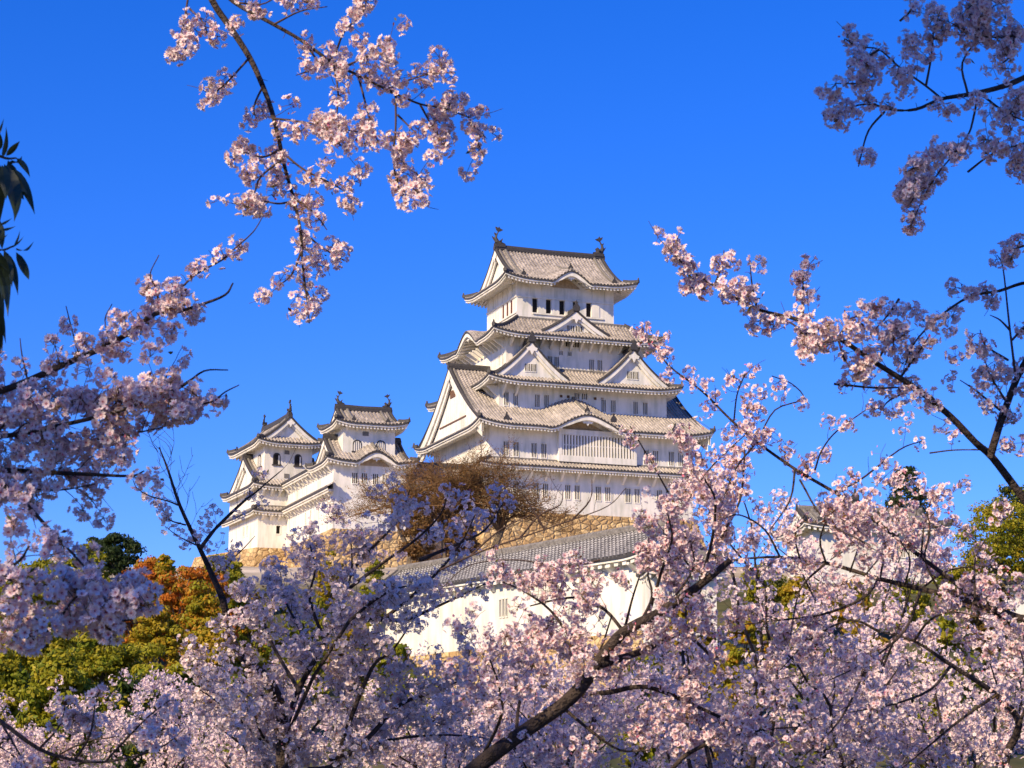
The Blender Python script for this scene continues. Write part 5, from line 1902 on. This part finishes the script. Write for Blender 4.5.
def evergreen():
    root = empty('evergreen_tree', (-7.6, 10.0, 0), 0, 'dark glossy broadleaf evergreen whose drooping leaves show at the upper left edge', 'tree')
    b = np.array([-7.6, 10.0, 0])
    tb = MB()
    tp = smooth([(0, 0, -.3), (.1, 0, 2), (.2, -.1, 5), (.3, 0, 9)], 4)
    tb.tube(tp, np.linspace(.26, .08, len(tp)), 'bark', 9)
    cen = []
    for i in range(74):
        v = rdir(1)[0] * R_.uniform(.5, 1) ** .5 * np.array([2.6, 2.8, 3.2]) + [1.35, .4, 7.4]
        cen.append(v)
        if i < 26:
            tb.tube(bez(tp[R_.integers(5, 12)], (0, 0, 1), v, 6), np.linspace(.05, .012, 6), 'bark', 4)
    tb.build('trunk', root, smooth=True)
    cr = MB()
    for c in cen:
        q = rdir(240)
        leaves(cr, c + q * .75 * R_.uniform(.2, 1.05, (240, 1)), q, .14, [(.02, .035, .012), (.03, .05, .015)], 'glossy_leaf', .42)
    cr.build('crown', root, tint=True)
    # the spray
    D = 6.6
    lb = MB()
    lv = MB()
    main = smooth([np.array([-7.3, 9.9, 4.6]), np.array([-4.6, 8.4, 5.2]), np.array([-2.6, 7.1, 4.6]), at(-40, 140, D)], 5)
    lb.tube(main - b, np.linspace(.04, .008, len(main)), 'bark', 6)
    st = [[(-40, 140), (-15, 150), (5, 158), (16, 158)], [(-40, 140), (-30, 200), (-18, 240), (0, 250), (14, 246)], [(-30, 200), (-25, 260), (-12, 300), (-4, 330)]]
    for l in st:
        q = trace(l, D)
        lb.tube(q - b, np.linspace(.007, .003, len(q)), 'twig_bark', 5)
    lo_ = lb.build('limb', root, smooth=True)

    def leaf(p0, p1, w):
        a, c = at(*p0, D + R_.normal(0, .05)), at(*p1, D + R_.normal(0, .08))
        ax = c - a
        Ln = np.linalg.norm(ax)
        sd = unit(np.cross(ax, np.array([R_.normal(0, .3), 1, R_.normal(0, .3)])))
        nn = unit(np.cross(sd, ax))
        t = np.linspace(0, 1, 9)
        wd = w * .62 * Ln * np.sin(np.pi * np.clip(t, 0, 1) ** .72) * (1 - .55 * t)
        bend = .10 * Ln * np.sin(np.pi * t)
        mid = a + ax * t[:, None] + nn * bend[:, None]
        P = np.stack([mid - sd * wd[:, None] + nn * wd[:, None] * .25, mid, mid + sd * wd[:, None] + nn * wd[:, None] * .25], 1) - b
        lv.grid(P, 'glossy_leaf', None, np.tile([[.028, .045, .016]], (27, 1)))
    for p0, p1, w in (((14, 168), (35, 215), .17), ((16, 158), (30, 178), .2), ((2, 165), (6, 200), .28), ((-4, 160), (0, 215), .25), ((2, 158), (6, 126), .18), ((6, 156), (20, 141), .2), ((0, 150), (-2, 130), .2),
                      ((-10, 158), (-14, 205), .22), ((12, 160), (22, 156), .25), ((-12, 215), (2, 250), .22), ((0, 225), (12, 218), .2), ((4, 250), (12, 288), .2), ((16, 252), (29, 280), .14), ((14, 246), (20, 230), .14), ((16, 248), (34, 241), .12),
                      ((12, 247), (24, 236), .15), ((-2, 240), (8, 234), .25), ((-8, 250), (2, 300), .25), ((-6, 275), (4, 335), .2), ((-8, 310), (2, 356), .15), ((-4, 262), (9, 272), .2), ((-14, 290), (-8, 350), .2), ((-20, 170), (-22, 230), .22), ((8, 160), (24, 200), .17), ((4, 164), (14, 222), .18), ((-2, 168), (-2, 232), .22), ((6, 252), (18, 296), .17), ((0, 252), (8, 318), .18), ((-6, 300), (6, 345), .17), ((-4, 320), (-2, 366), .18), ((-8, 140), (4, 118), .2), ((2, 230), (16, 226), .2), ((-24, 150), (-34, 190), .25)):
        leaf(p0, p1, w)
    lv.build('leaves', lo_, tint=True)


evergreen()
added_shade_tree()

# russet shrubs under the budding tree and more crowns on the left skyline
for px, yt, D, rp, pal, lab, nm, kw_ in (
        (418, 508, 200, 20, [(.19, .10, .035), (.15, .085, .03), (.22, .13, .04)], 'russet shrub under the left side of the brown budding tree', 'broadleaf_bush', dict(n=2600)),
        (462, 512, 200, 20, [(.19, .10, .035), (.15, .085, .03), (.22, .13, .04)], 'russet shrub at the foot of the brown budding tree', 'broadleaf_bush', dict(n=2600)),
        (192, 546, 158, 22, ORANGE, 'bright orange tree highest of the orange crowns, near the castle base', 'orange_leaf_tree', dict(n=4200)),
        (90, 538, 176, 24, GREEN + DARK[:1], 'green tree filling the skyline left of the dark round evergreen', 'broadleaf_tree', dict(n=4200)),
        (236, 566, 150, 20, GREEN, 'yellow green tree below the left corner of the stone base', 'broadleaf_tree', dict(n=3200))):
    hill_tree(px, yt, D, rp, pal, lab, nm, **kw_)
